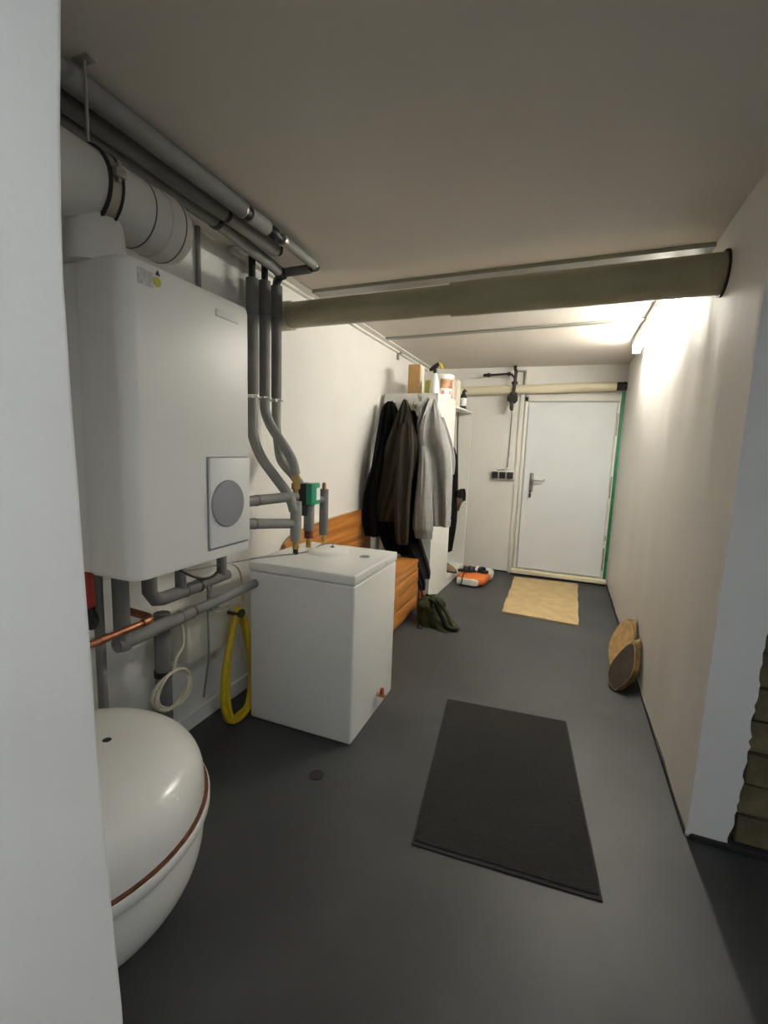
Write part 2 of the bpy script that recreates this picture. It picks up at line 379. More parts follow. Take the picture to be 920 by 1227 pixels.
for (z, s) in ((BZ0, 0.97), (BZ0+0.006, 0.988), (BZ0+0.016, 1.0), (BZ1-0.022, 1.0), (BZ1-0.008, 0.988), (BZ1, 0.962)):
    rings.append([(cx+(x-cx)*(s if x > cx else 1), cy+(y-cy)*s, z) for (x, y) in plan])
mb.loft(rings)
hood = obj('front_hood', mb, 'white_hood', L, angle=30)
obj('panel_recess', MB().box((BX-0.002, 1.183, 1.082), (BX+0.001, 1.392, 1.396)), 'grey_disc', L)
obj('control_panel', MB().box((BX-0.002, 1.190, 1.090), (BX+0.010, 1.392, 1.392), 0.004), 'white_plastic', L)
obj('round_button', MB().lathe([(0.0, 0), (0.081, 0), (0.081, 0.004), (0.078, 0.007), (0.0, 0.008)], (BX+0.010, 1.271, 1.236), (1, 0, 0), 48), 'grey_disc', L, label='round grey button')
obj('rating_sticker', MB().box((BX-0.001, 0.945, 1.852), (BX+0.0012, 0.995, 1.892)), 'sticker_grey', L)
obj('round_sticker', MB().lathe([(0, 0), (0.013, 0), (0.013, 0.0015), (0, 0.0015)], (BX, 1.008, 1.872), (1, 0, 0), 24), 'sticker_yellow', L, label='yellow round sticker')
obj('warning_sticker', MB().prism([(BX-0.001, 1.003, 1.890), (BX-0.001, 1.019, 1.890), (BX-0.001, 1.011, 1.904)], (0.0025, 0, 0)), 'black', L)
obj('maker_badge', MB().box((BX-0.001, 1.235, 1.846), (BX+0.0025, 1.345, 1.868), 0.002), 'badge', L)

# flue duct above boiler
FX, FZ, FR = -1.245, 2.104, 0.096
L = thing('flue_duct', (FX, 1.0, 1.92), 'thick white horizontal flue duct above the boiler with a steel clamp', 'duct')
obj('duct_run', MB().lathe([(FR*.0, 0), (FR, 0), (FR, 0.765), (FR+.003, 0.767), (FR+.003, 0.82), (FR, 0.83), (FR*.94, 0.855), (FR*.8, 0.868), (0, 0.87)], (FX, 0.375, FZ), (0, 1, 0), 40), 'duct_white', L)
obj('duct_seam', MB().lathe([(FR-.002, 0), (FR+.0012, 0), (FR+.0012, .004), (FR-.002, .004)], (FX, 1.08, FZ), (0, 1, 0), 40), 'tape_seam', L)
obj('end_seam', MB().lathe([(FR-.002, 0), (FR+.004, 0), (FR+.004, .004), (FR-.002, .004)], (FX, 1.19, FZ), (0, 1, 0), 40), 'tape_seam', L)
obj('down_pipe', MB().cyl((FX, .96, FZ-0.02), (FX, .96, BZ1-0.004), 0.062, 0.080, seg=32), 'duct_white', L)
cl = obj('pipe_clamp', MB().lathe([(FR, 0), (FR+.006, 0), (FR+.006, 0.030), (FR, 0.030)], (FX, 0.938, FZ), (0, 1, 0), 40), 'zinc', L, label='steel pipe clamp with black rubber lining')
for y in (0.931, 0.966): obj('rubber_lining', MB().lathe([(FR-.001, 0), (FR+.008, 0), (FR+.008, 0.007), (FR-.001, 0.007)], (FX, y, FZ), (0, 1, 0), 40), 'black_rubber', cl)
obj('clamp_bolt', MB().box((FX+FR-.006, 0.938, FZ+0.012), (FX+FR+.022, 0.968, FZ+0.034), 0.003).cyl((FX+FR+.012, .953, FZ), (FX+FR+.012, .953, FZ+0.05), 0.005), 'zinc', cl)
obj('hanger_rod', MB().cyl((FX, .953, FZ+FR), (FX, .953, H-0.004), 0.004), 'zinc', L)
obj('ceiling_plate', MB().box((FX-0.03, 0.938, H-0.005), (FX+0.03, .968, H), 0.002), 'zinc', L)

# ================================================================== OVERHEAD PIPES
GP = 'grey insulated heating pipes'
PA, PZ, RX = -1.293, 2.378, -1.563
L = thing('heating_pipe', (PA, 1.250, PZ), 'overhead grey insulated pipe farthest from the left wall, with a ball valve', 'pipe', GP)
obj('insulation', MB().cyl((PA, 0.386, PZ), (PA, 1.646, PZ), 0.032), 'insulation', L)
obj('insulation', MB().cyl((PA, 1.683, PZ), (PA, 1.808, PZ), 0.031), 'insulation_light', L)
obj('coupling', MB().cyl((PA, 1.646, PZ), (PA, 1.683, PZ), 0.026), 'black', L)
obj('pipe_clip', MB().cyl((PA, 1.638, PZ), (PA, 1.646, PZ), 0.034).box((PA-.006, 1.636, PZ), (PA+.006, 1.648, H)), 'zinc', L)
v = obj('ball_valve', MB().cyl((PA, 1.803, PZ), (PA, 1.928, PZ), 0.016).lathe([(0, -.03), (.018, -.028), (.026, -.012), (.026, .012), (.018, .028), (0, .03)], (PA, 1.860, PZ), (0, 1, 0), 18), 'black', L)
obj('valve_nut', MB().lathe([(0.014, -.016), (.026, -.012), (.028, .0), (.026, .012), (.014, .016)], (PA, 1.933, PZ), (0, 1, 0), 18), 'zinc', v)
obj('insulation', MB().cyl((PA, 1.949, PZ), (PA-.008, 2.230, PZ), 0.022), 'insulation_light', L)
obj('elbow', MB().tube([(PA-.008, 2.219, PZ), (PA-.008, 2.256, PZ), (PA-.02, 2.269, PZ), (PA-.06, 2.269, PZ)], 0.018, smooth=4), 'black', L)
obj('end_clip', MB().lathe([(0.0, 0), (.022, 0.002), (.022, .008), (0, .01)], (PA-.008, 2.230, PZ), (0, 1, 0), 18), 'chrome', L)
obj('cross_insulation', MB().cyl((PA-.05, 2.269, PZ-.002), (-1.515, 2.262, PZ-.008), 0.023), 'insulation', L)
PB = -1.387
L = thing('heating_pipe', (PB, 1.250, PZ), 'middle one of the overhead grey insulated pipes, ending in a black elbow', 'pipe', GP)
obj('insulation', MB().cyl((PB, 0.386, PZ), (PB, 1.641, PZ), 0.032), 'insulation', L)
obj('coupling', MB().cyl((PB, 1.636, PZ), (PB, 1.667, PZ), 0.027), 'black', L)
obj('insulation', MB().cyl((PB, 1.667, PZ), (PB, 2.011, PZ), 0.031), 'insulation_light', L)
obj('elbow', MB().tube([(PB, 2.0, PZ), (PB, 2.035, PZ), (PB-.006, 2.05, PZ+.012), (PB-.008, 2.055, H)], 0.020, smooth=3), 'black', L)
PC = -1.457
L = thing('heating_pipe', (PC, 1.2, PZ), 'overhead grey insulated pipe nearest the left wall', 'pipe', GP)
obj('insulation', MB().cyl((PC, 0.37, PZ-.005), (PC, 1.67, PZ-.005), 0.031), 'insulation', L)
obj('coupling', MB().cyl((PC, 1.665, PZ-.005), (PC-.003, 1.69, PZ-.005), 0.034), 'black', L)
obj('insulation', MB().cyl((PC-.003, 1.69, PZ-.007), (-1.512, 2.215, PZ-.012), 0.028), 'insulation_light', L)
obj('elbow', MB().tube([(-1.511, 2.20, PZ-.012), (-1.518, 2.255, PZ-.014), (-1.54, 2.272, PZ-.025), (RX, 2.279, PZ-.05), (RX, 2.279, PZ-.10)], 0.022, smooth=4), 'black', L)
obj('tee_nut', MB().lathe([(.0, -.03), (.03, -.028), (.03, .028), (0, .03)], (-1.516, 2.246, PZ-.012), (0, 1, 0), 16), 'black', L)

# risers
TZ = 0.8535
def q(px, py, x): return at(px, py, 'x', x)
RL = ['grey insulated riser next to the boiler, curving down to the tank front fitting', 'middle grey insulated riser ending in a brass fitting above the valve', 'grey insulated riser farthest from the boiler, running down to the green valve']
def riser(y, ztop, label, path, stub):
    L = thing('riser_pipe', (RX, y, TZ), label, 'pipe', GP)
    obj('stub', MB().cyl((RX, y, stub), (RX, y, ztop-.02), 0.0175), 'black', L)
    s1 = ztop-0.17
    obj('insulation', MB().cyl((RX, y, ztop), (RX, y, s1), 0.0315), 'insulation', L)
    obj('seam', MB().cyl((RX, y, s1+.004), (RX, y, s1-.004), 0.030), 'tape_seam', L)
    obj('insulation', MB().cyl((RX, y, s1-.003), (RX, y, 1.70), 0.0285), 'insulation', L)
    c = obj('pipe_clamp', MB().cyl((RX, y, 1.702), (RX, y, 1.678), 0.025), 'chrome', L)
    obj('clamp_screw', MB().box((RX+.024, y-.007, 1.683), (RX+.042, y+.007, 1.697), .003), 'chrome', c)
    obj('clamp_stem', MB().box((XL, y-.006, 1.684), (RX-.02, y+.006, 1.696)), 'chrome', c)
    obj('bend_insulation', MB().tube([(RX, y, 1.682)]+path, 0.0265, smooth=6), 'insulation_light', L)
    return L
r1 = riser(2.062, 2.278, RL[0], [(RX, 2.063, 1.56), q(303, 522, -1.548), q(313, 548, -1.50), q(330, 572, -1.425), q(346, 594, -1.345), q(352, 612, -1.322)], H)
P1 = Vector((-1.321, 2.11, TZ))
obj('lower_insulation', MB().cyl((P1.x, P1.y, TZ+.075), (P1.x, P1.y, TZ+.29), 0.030), 'insulation_light', r1)
obj('brass_nipple', MB().cyl((P1.x, P1.y, TZ+.03), (P1.x, P1.y, TZ+.08), 0.018, seg=12), 'brass', r1)
obj('black_socket', MB().cyl((P1.x, P1.y, TZ), (P1.x, P1.y, TZ+.035), 0.014), 'black', r1)
r2 = riser(2.169, 2.300, RL[1], [q(318, 494, -1.545), q(326, 513, -1.49), q(340, 534, -1.40), q(350, 552, -1.345), q(354, 568, -1.335)], H)
B2 = q(354.5, 567, -1.335)
obj('brass_fitting', MB().lathe([(0, .02), (.016, .018), (.016, -.01), (.022, -.012), (.022, -.03), (.015, -.032), (.015, -.05), (.024, -.055), (.024, -.085), (.015, -.09), (.015, -.13), (0, -.13)], B2, seg=12), 'brass', r2)
r3 = riser(2.279, 2.310, RL[2], [(RX, 2.279, 1.56), q(333, 530, -1.55), q(337, 552, -1.52), q(352, 570, -1.43), q(367, 592, -1.36)], 2.33)
# motor valve on the tank
V = Vector((-1.352, 2.30, TZ))
L = thing('zone_valve', V, 'green and black motor valve above the water tank', 'valve')
obj('actuator_case', MB().box((V.x-.045, V.y-.055, TZ+.245), (V.x+.018, V.y+.035, TZ+.375), 0.006).cyl((V.x-.01, V.y-.03, TZ+.19), (V.x-.01, V.y-.03, TZ+.25), .018), 'black', L)
gc = obj('green_cover', MB().box((V.x+.012, V.y-.058, TZ+.255), (V.x+.050, V.y+.040, TZ+.378), 0.006), 'green_plastic', L, label='green cover with a white label')
obj('white_label', MB().box((V.x+.046, V.y-.005, TZ+.28), (V.x+.0515, V.y+.036, TZ+.35)), 'badge', gc)
obj('pipe_insulation', MB().cyl((V.x, V.y, TZ+.10), (V.x, V.y, TZ+.26), 0.031), 'insulation', L)
obj('brown_collar', MB().cyl((V.x, V.y, TZ+.055), (V.x, V.y, TZ+.105), 0.026), 'rust', L)
obj('brass_nipple', MB().cyl((V.x, V.y, TZ), (V.x, V.y, TZ+.06), 0.015, seg=12), 'brass', L)
S3 = Vector((-1.318, 2.415, TZ))
L = thing('vent_pipe', S3, 'short upright grey insulated pipe with copper cap at the back of the tank', 'pipe', GP)
obj('insulation', MB().cyl((S3.x, S3.y, TZ+.06), (S3.x, S3.y, TZ+.335), 0.027), 'insulation', L)
obj('copper_cap', MB().lathe([(0.012, 0), (.012, .03), (.009, .042), (0, .046)], (S3.x, S3.y, TZ+.33), seg=14), 'copper', L)
obj('brass_nipple', MB().cyl((S3.x, S3.y, TZ), (S3.x, S3.y, TZ+.065), 0.013), 'brass', L)
obj('branch', MB().cyl((S3.x-.0, S3.y, TZ+.275), (V.x+.02, V.y+.02, TZ+.275), 0.020), 'insulation', L)
# two horizontal lines from boiler to tank
for (za, xb, yb, zb, lab) in ((1.165, B2.x, B2.y, B2.z-.125, 'upper of the two grey insulated pipes leading from boiler to tank'), (1.085, -1.335, 2.085, 1.025, 'lower of the two grey insulated pipes leading from boiler to tank')):
    L = thing('link_pipe', (-1.38, 1.8, za), lab, 'pipe', GP)
    obj('insulation', MB().tube([(-1.40, 1.395, za+.01), (-1.40, 1.55, za+.008), (xb, yb, zb)], 0.026), 'insulation', L)
    sa_, sb_ = Vector((-1.40, 1.55, za+.008)), Vector((xb, yb, zb)); obj('seam', MB().cyl(sa_.lerp(sb_, .48), sa_.lerp(sb_, .50), 0.0275), 'tape_seam', L)
L = thing('wall_pipe', (XL+.015, 1.78, .9), 'thin grey upright pipe on the wall above the boiler', 'pipe')
obj('pipe_run', MB().cyl((XL+.012, 1.78, .90), (XL+.012, 1.78, H), 0.011), 'insulation_light', L)

# ================================================================== UNDER THE BOILER
L = thing('under_boiler_pipe', (-1.4, 1.11, .7), 'lower grey insulated pipe elbowing out below the boiler', 'pipe', GP)
obj('insulation', MB().cyl((-1.4, 1.11, BZ0), (-1.4, 1.11, .705), 0.027), 'insulation', L)
obj('insulation', MB().cyl((-1.4, 1.085, .728), (-1.4, 1.435, .735), 0.027), 'insulation', L)
obj('seam', MB().cyl((-1.4, 1.37, .734), (-1.4, 1.376, .734), 0.0285), 'tape_seam', L)
obj('end_ring', MB().cyl((-1.4, 1.435, .735), (-1.4, 1.452, .735), 0.021), 'rust', L)
obj('insulation', MB().cyl((-1.4, 1.45, .735), (-1.4, 1.86, .745), 0.022), 'insulation', L)
L = thing('under_boiler_pipe', (-1.4, 1.23, .83), 'upper grey insulated pipe elbowing out below the boiler', 'pipe', GP)
obj('insulation', MB().tube([(-1.4, 1.23, BZ0), (-1.4, 1.23, .88), (-1.4, 1.255, .845), (-1.4, 1.29, .838), (-1.4, 1.47, .838)], 0.027), 'insulation', L)
obj('seam', MB().cyl((-1.4, 1.40, .838), (-1.4, 1.406, .838), 0.0285), 'tape_seam', L)
obj('end_ring', MB().cyl((-1.4, 1.47, .838), (-1.4, 1.482, .838), 0.0285), 'black', L)
obj('insulation', MB().cyl((-1.4, 1.48, .838), (-1.4, 1.66, .842), 0.022), 'insulation', L)
obj('insulation', MB().cyl((-1.4, 1.62, .842), (-1.4, 1.62, BZ0-.0), 0.022), 'insulation', L)
obj('insulation', MB().cyl((-1.4, 1.38, .84), (-1.4, 1.38, BZ0), .022), 'insulation', L)
L = thing('drain_pipe', (-1.53, 1.40, 0), 'grey upright drain pipe under the boiler behind the white box', 'pipe')
obj('pipe_run', MB().cyl((-1.53, 1.40, 0), (-1.53, 1.40, .72), 0.033), 'insulation', L)
obj('socket_ring', MB().cyl((-1.53, 1.40, .44), (-1.53, 1.40, .465), 0.038), 'black', L)
L = thing('gas_pipe', (-1.52, 1.12, 0), 'thin dark grey upright pipe rising behind the expansion vessel', 'pipe')
obj('pipe_run', MB().cyl((-1.52, 1.115, 0), (-1.52, 1.115, BZ0), 0.017), 'insulation', L)
L = thing('copper_pipe', (-1.32, 1.04, .80), 'bare copper pipe with an elbow under the boiler', 'pipe')
obj('pipe_run', MB().tube([(-1.32, 0.60, .805), (-1.32, 1.135, .81)], 0.0115), 'copper', L)
obj('elbow', MB().tube([(-1.32, 1.125, .81), (-1.325, 1.155, .812), (-1.345, 1.168, .815), (-1.42, 1.168, .82)], 0.0145, smooth=4), 'copper', L)
obj('socket', MB().cyl((-1.32, 0.965, .8085), (-1.32, 0.995, .809), 0.014), 'copper', L)
obj('pipe_run', MB().tube([(-1.41, 1.168, .82), (-1.455, 1.168, .83), (-1.47, 1.168, .86), (-1.47, 1.168, BZ0)], 0.0115), 'copper', L)
L = thing('filling_tap', (-1.36, .955, .93), 'red capped tap with a black hose hidden under the boiler', 'tap')
obj('red_cap', MB().cyl((-1.36, .955, .92), (-1.36, .955, BZ0), 0.028, seg=14), 'red_plastic', L)
obj('hose', MB().tube([(-1.36, .955, .93), (-1.365, .965, .87), (-1.40, 1.0, .835), (-1.46, 1.05, .83), (-1.52, 1.08, .86), (-1.54, 1.1, BZ0)], 0.017, smooth=5), 'black_rubber', L)
# white control box on wall
L = thing('control_box', (-1.58, 1.67, .42), 'cream plastic control box on the wall under the boiler', 'box')
obj('housing', MB().box((XL, 1.522, .432), (-1.512, 1.66, .652), 0.010), 'cream_box', L)
obj('housing_extension', MB().box((XL, 1.655, .425), (-1.520, 1.83, .632), 0.008), 'cream_box', L)
obj('vent_slot', MB().box((-1.55, 1.70, .631), (-1.535, 1.76, .634)), 'cable_grey', L)
# cable with hanging coil
pts = [q(213, 737, -1.45), q(219, 755, -1.44), q(219, 773, -1.43), q(211, 788, -1.42), q(208, 802, -1.42)]
cc = (1.347, .431)
for k in range(33):
    a = math.pi/2 + k*2*math.pi/11
    pts.append((-1.42+0.008*math.sin(k*1.3), cc[0]-0.088*math.cos(a)*(1+.07*math.sin(k*.9)) - .012*math.sin(k*.31), cc[1]+0.077*math.sin(a)*(1+.05*math.cos(k*.7))))
L = thing('hanging_cable', (-1.51, 1.43, .29), 'cream cable hanging in a round coil beside the control box', 'cable')
obj('cable_run', MB().tube(pts, 0.0068, 8, smooth=4), 'cable_cream', L)
L = thing('boiler_cable', (-1.45, 1.6, .6), 'pale cables looping from the boiler down to the yellow hose', 'cable')
obj('cable_run', MB().tube([q(262, 676, -1.40), q(265, 690, -1.42), q(254, 700, -1.44), q(252, 720, -1.45), q(258, 733, -1.45), q(270, 731, -1.46), q(278, 726, -1.46)], .005, 8, smooth=6), 'cable_cream', L)
obj('cable_run', MB().tube([q(262, 690, -1.42), q(275, 676, -1.45), q(286, 682, -1.48), q(290, 700, -1.5), q(291, 720, -1.5)], .005, 8, smooth=6), 'cable_cream', L)
obj('cable_run', MB().tube([q(216, 683, -1.36), q(230, 690, -1.36), q(245, 693, -1.37), q(258, 688, -1.39), q(268, 672, -1.40)], .006, 8, smooth=6), 'black', L)
obj('cable_run', MB().tube([q(249, 700, -1.42), q(249, 735, -1.46), q(250, 785, -1.46), q(248, 805, -1.5), q(244, 835, -1.55)], .005, 8, smooth=6), 'cable_grey', L)
# yellow hose on hook
L = thing('yellow_hose', (-1.50, 1.80, 0), 'yellow garden hose hanging in loops on a black hook', 'hose')
pts = []
for k in range(3*12+1):
    a = math.pi/2 + k*2*math.pi/12; lp = k/12
    wv = .100 + .022*math.sin(lp*2.6+.4); top = .615 - .012*lp
    hgt = .298 + .004*math.sin(lp*5); cz_ = top-hgt
    pts.append((-1.482+.016*math.sin(lp*2.1), 1.815 + .012*lp - wv*math.cos(a)*(1.0-.42*math.sin(a)), max(.016, cz_+hgt*math.sin(a))))
obj('hose_loops', MB().tube(pts, 0.0145, 10, smooth=4), 'hose_yellow', L)
L = thing('hose_hook', (-1.6, 1.79, .6), 'black wall hook holding the yellow hose', 'hook')
obj('hook', MB().cyl((XL, 1.80, .592), (-1.442, 1.80, .592), .009).lathe([(0, 0), (.022, .002), (.022, .014), (0, .016)], (-1.445, 1.80, .60), (1, 0, 0), 16), 'black', L)

# ================================================================== EXPANSION VESSEL
VX, VY, VZ, VR = -1.238, .786, .360, .377
L = thing('expansion_vessel', (VX, VY, 0), 'large white round expansion vessel with a rusty seam on the floor', 'tank')
def dome(R, hgt, sgn, n, e=2.35):
    out = []
    for k in range(n+1):
        a = math.pi/2*k/n; c, s = math.cos(a), math.sin(a)
        out.append((R*c**(2/e) if k < n else 0.0, sgn*hgt*s**(2/e)))
    return out
obj('upper_shell', MB().lathe([(VR-.014, -.01), (VR-.014, .02)] + [(r, h+.02) for (r, h) in dome(VR-.014, .188, 1, 22, 2.9)][1:], (VX, VY, VZ), seg=72), 'white_enamel', L, angle=60)
obj('lower_shell', MB().lathe([(VR-.016, .0), (VR-.016, -.03)] + [(r, h-.03) for (r, h) in dome(VR-.016, .30, -1, 22, 2.9)][1:], (VX, VY, VZ), seg=72), 'white_enamel', L, angle=60)
obj('seam_flange', MB().lathe([(VR-.02, -.026), (VR-.002, -.026), (VR+.002, -.020), (VR+.002, .004), (VR, .008), (VR-.02, .008)], (VX, VY, VZ), seg=72), 'white_enamel', L)
obj('rust_line', MB().lathe([(VR-.022, .006), (VR-.003, .006), (VR-.003, .012), (VR-.022, .014)], (VX, VY, VZ), seg=72), 'rust', L, label='rusty seam line')
px = at(124, 890, 'z', .565)
obj('valve_port', MB().lathe([(.013, -.02), (.013, .006), (.008, .009), (0, .009)], (VX+.055, VY+.085, VZ+.200), seg=20), 'black', L)
obj('foot_ring', MB().lathe([(.15, 0), (.17, 0), (.17, .12), (.15, .12)], (VX, VY, 0), seg=40), 'black', L)

# ================================================================== WATER TANK
TX0, TX1, TY0, TY1 = -1.4486, -.8507, 1.870, 2.452
L = thing('water_tank', (-1.15, 2.16, 0), 'white square hot water tank with lid standing on the floor', 'tank')
obj('casing', MB().box((TX0+.004, TY0+.004, 0.0), (TX1-.004, TY1-.004, .802), 0.012, 3), 'white_enamel_side', L)
ld = obj('lid', MB().box((TX0, TY0, .804), (TX1, TY1, TZ), 0.008, 3), 'white_plastic', L)
obj('inspection_cover', MB().lathe([(0.125, 0), (.12, .004), (.098, .014), (.092, .016), (0, .016)], (-1.205, 2.255, TZ-.001), seg=48), 'white_plastic', ld)
obj('cover_grommet', MB().lathe([(.012, 0), (.012, .004), (0, .004)], (-1.20, 2.31, TZ+.0145), seg=16), 'black', ld)
obj('dial', MB().lathe([(.028, 0), (.026, .004), (0, .004)], (-.968, 2.246, TZ-.001), seg=28), 'grey_disc', L, label='round grey dial')
obj('name_plate', MB().box((TX1-.002, 2.26, .822), (TX1+.002, 2.40, .842), .001), 'badge', L)
tp = obj('drain_tap', MB().cyl((TX1-.01, 2.215, .095), (TX1+.035, 2.215, .095), .012).cyl((TX1+.022, 2.215, .098), (TX1+.028, 2.245, .07), .012, .010), 'brass', L)
obj('tap_handle', MB().box((TX1+.018, 2.190, .108), (TX1+.036, 2.218, .140), .005), 'red_plastic', tp)
L = thing('sensor_wire', (-1.3, 2.2, TZ), 'thin grey sensor wire lying across the tank lid', 'cable')
obj('wire_run', MB().tube([(-1.20, 2.31, TZ+.02), (-1.215, 2.335, TZ+.03), (-1.27, 2.30, TZ+.021), (-1.28, 2.18, TZ+.006), (-1.36, 2.03, TZ+.006), (-1.43, 1.93, TZ+.006), (-1.46, 1.86, TZ+.004), (-1.49, 1.70, TZ+.012), (-1.50, 1.45, .90), (-1.50, 1.38, BZ0+.006)], .0035, 8, smooth=5), 'cable_grey', L)
obj('round_drain', MB().lathe([(.032, 0), (.032, .003), (.026, .0035), (.024, .0015), (0, .0015)], (-.904, 1.631, 0), seg=28), 'tar', None, label='small round dark drain set in the floor beside the tank', cat='drain')

# ================================================================== WOODEN BENCH
L = thing('wooden_bench', (-1.38, 3.15, 0), 'orange pine storage bench with a high back behind the tank', 'bench')
BFX, BE0, BE1 = -1.125, 2.48, 3.80
zz = [0.03, .155, .275, .385, .462]
for a, b in zip(zz, zz[1:]): obj('front_plank', MB().box((BFX-.024, BE0+.05, a+.002), (BFX, BE1, b-.002), .006), 'pine', L)
obj('seat_board', MB().box((-1.62, BE0, .465), (BFX+.012, BE1-.02, .490), .004), 'pine', L)
for (a, b) in ((.50, .64), (.643, .76)): obj('back_plank', MB().box((-1.652, BE0, a), (-1.625, BE1+.1, b), .003), 'pine', L)
poly = [(-1.652, BE0, .763)] + [(-1.652, y, z) for (y, z) in ((BE0, .80), (2.56, .845), (2.70, .868), (2.95, .885), (3.3, .895), (BE1+.1, .895))] + [(-1.652, BE1+.1, .763)]
obj('back_plank', MB().prism(poly, (.027, 0, 0)), 'pine', L, False)
obj('end_panel', MB().box((-1.62, BE1-.03, .0), (BFX-.026, BE1-.004, .462), .003), 'pine_red', L)
obj('end_panel', MB().box((-1.62, BE0, .0), (BFX-.0, BE0+.048, .462), .003), 'pine', L)
obj('corner_post', MB().box((BFX-.022, BE1, .03), (BFX-.002, BE1+.03, .40), .003), 'pine', L)

# ================================================================== WARDROBE
CYA, CFX, CH = 4.07, -1.090, 1.945
TH = math.radians(-2.3)
def cab(p):   # local cabinet coordinates (u back->front from wall, v along the wall) to world, turned slightly
    x, y, z = p; dx, dy = x-CFX, y-CYA
    return Vector((CFX + dx*math.cos(TH)-dy*math.sin(TH), CYA + dx*math.sin(TH)+dy*math.cos(TH), z))
def cbox(lo, hi, r=.0015):
    m_ = MB().box(lo, hi, r)
    for v in m_.bm.verts: v.co = cab(v.co)
    return m_
CB0, CY1, CYM = -1.612, 5.44, 4.685
L = thing('wardrobe', (-1.36, 4.75, 0), 'tall white wardrobe with one closed door and one open bay', 'wardrobe')
obj('side_panel', cbox((CB0, CYA, 0), (CFX-.020, CYA+.019, CH)), 'melamine', L, False)
obj('middle_panel', cbox((CB0, CYM-.01, 0), (CFX-.020, CYM+.008, CH)), 'melamine', L, False)
CH2 = 1.895
obj('side_panel', cbox((CB0, CY1-.019, 0), (CFX, CY1, CH2)), 'melamine', L, False)
obj('back_panel', cbox((CB0-.004, CYA, .05), (CB0, CY1, CH2)), 'melamine', L, False)
obj('top_panel', cbox((CB0, CYA+.019, CH-.019), (CFX-.020, CYM-.01, CH-.0005)), 'melamine', L, False)
obj('top_panel', cbox((CB0, CYM+.008, CH2-.019), (CFX, CY1-.019, CH2)), 'melamine', L, False)
obj('bottom_panel', cbox((CB0, CYA+.019, .07), (CFX, CY1-.019, .088)), 'melamine', L, False)
obj('kick_board', cbox((CFX-.018, CYM, 0), (CFX, CY1-.019, .07)), 'melamine', L, False)
dr = obj('cupboard_door', cbox((CFX-.018, CYA, .004), (CFX, CYM-.001, CH)), 'melamine', L, False)
def hook(x, z, lab):
    L2 = thing('coat_hook', (x, CYA-.01, z), lab, 'hook', 'coat hooks on the wardrobe side')
    obj('hook_plate', MB().box((x-.008, CYA-.006, z-.02), (x+.008, CYA+.002+(-CFX+x)*-.04, z+.02), .002), 'zinc', L2)
    obj('prong', MB().tube([(x, CYA-.004, z), (x, CYA-.03, z-.004), (x, CYA-.055, z+.006), (x, CYA-.06, z+.026)], .0045, 8, smooth=4), 'zinc', L2)
    obj('prong_knob', MB().lathe([(0, -.009), (.009, 0), (0, .009)], (x, CYA-.06, z+.028), seg=12), 'zinc', L2)
HZ = [(-1.50, 1.845), (-1.385, 1.86), (-1.295, 1.83), (-1.255, 1.895), (-1.165, 1.865)]
for i, (x, z) in enumerate(HZ):
    hook(x, z, ['metal hook behind the black jacket', 'metal hook holding the brown jacket', 'empty lower metal hook between brown jacket and grey hoodie', 'empty upper metal hook between brown jacket and grey hoodie', 'metal hook holding the grey hoodie'][i])

# ------------------------------------------------------------------ garments
def garment(rows, y, th, ytop=None, pyf=None, seed=0, n=44, folds=7, amp=.35, lean=0.0, sub=5, zfold=.0, ypx=None):
    """rows: (py, px_left, px_right[, thickness factor]) on the plane y -> closed lofted cloth body with vertical folds"""
    pts = []
    for r in rows:
        yy = y if ytop is None else ytop + (y-ytop)*min(1, max(0, (r[0]-rows[0][0])/((pyf or rows[-1][0])-rows[0][0])))
        a = at(r[1], r[0], 'y', yy); b = at(r[2], r[0], 'y', yy); pts.append((a.x, b.x, (a.z+b.z)/2, r[3] if len(r) > 3 else 1.0, yy))
    fine = []
    for i in range(len(pts)-1):
        for k in range(sub):
            t = k/sub; fine.append(tuple(pts[i][c]+(pts[i+1][c]-pts[i][c])*t for c in range(5)))
    fine.append(pts[-1])
    # light smoothing of the outline
    for _ in range(2):
        fine = [fine[0]] + [tuple((fine[i-1][c]+2*fine[i][c]+fine[i+1][c])/4 for c in range(5)) for i in range(1, len(fine)-1)] + [fine[-1]]
    rings = []
    for (xa, xb, z, tf, yy) in fine:
        c, hw = (xa+xb)/2, abs(xb-xa)/2; ring = []
        for k in range(n):
            a = 2*math.pi*k/n; ca, sa = math.cos(a), math.sin(a)
            u = ca
            f = math.sin(u*folds*1.3 + seed + 1.6*noise.noise((u*1.5, z*1.7, seed))) + .8*noise.noise((u*4, z*2.5, seed*3.1))
            f += zfold*noise.noise((u*2+seed, z*14, seed))
            d = th*tf*(abs(sa)**.75)*(1 + (amp*f if sa < 0 else 0))
            ring.append((c + hw*ca*(1+.02*noise.noise((z*9, a, seed))), yy + math.copysign(d, sa), z + .006*noise.noise((u*5, seed, z))))
        rings.append(ring)
    return MB().loft(rings)
# black jacket nearest the wall
L = thing('black_jacket', (-1.5, 3.9, .6), 'black jacket hanging nearest the left wall on the wardrobe side', 'jacket')
obj('jacket_body', garment([(481, 465, 470, .4), (486, 459, 474, .8), (500, 455, 480), (530, 450, 481), (560, 445, 482), (590, 443, 483), (620, 446, 484), (640, 453, 487), (662, 462, 492)], 3.87, .050, 3.99, 540, 1.0), 'fabric_black', L)
obj('sleeve', garment([(520, 455, 466, .7), (550, 449, 460), (575, 441, 455), (600, 435, 451), (625, 435, 451), (642, 438, 453)], 3.70, .045, 3.84, 560, 5.0, folds=3), 'fabric_black', L)
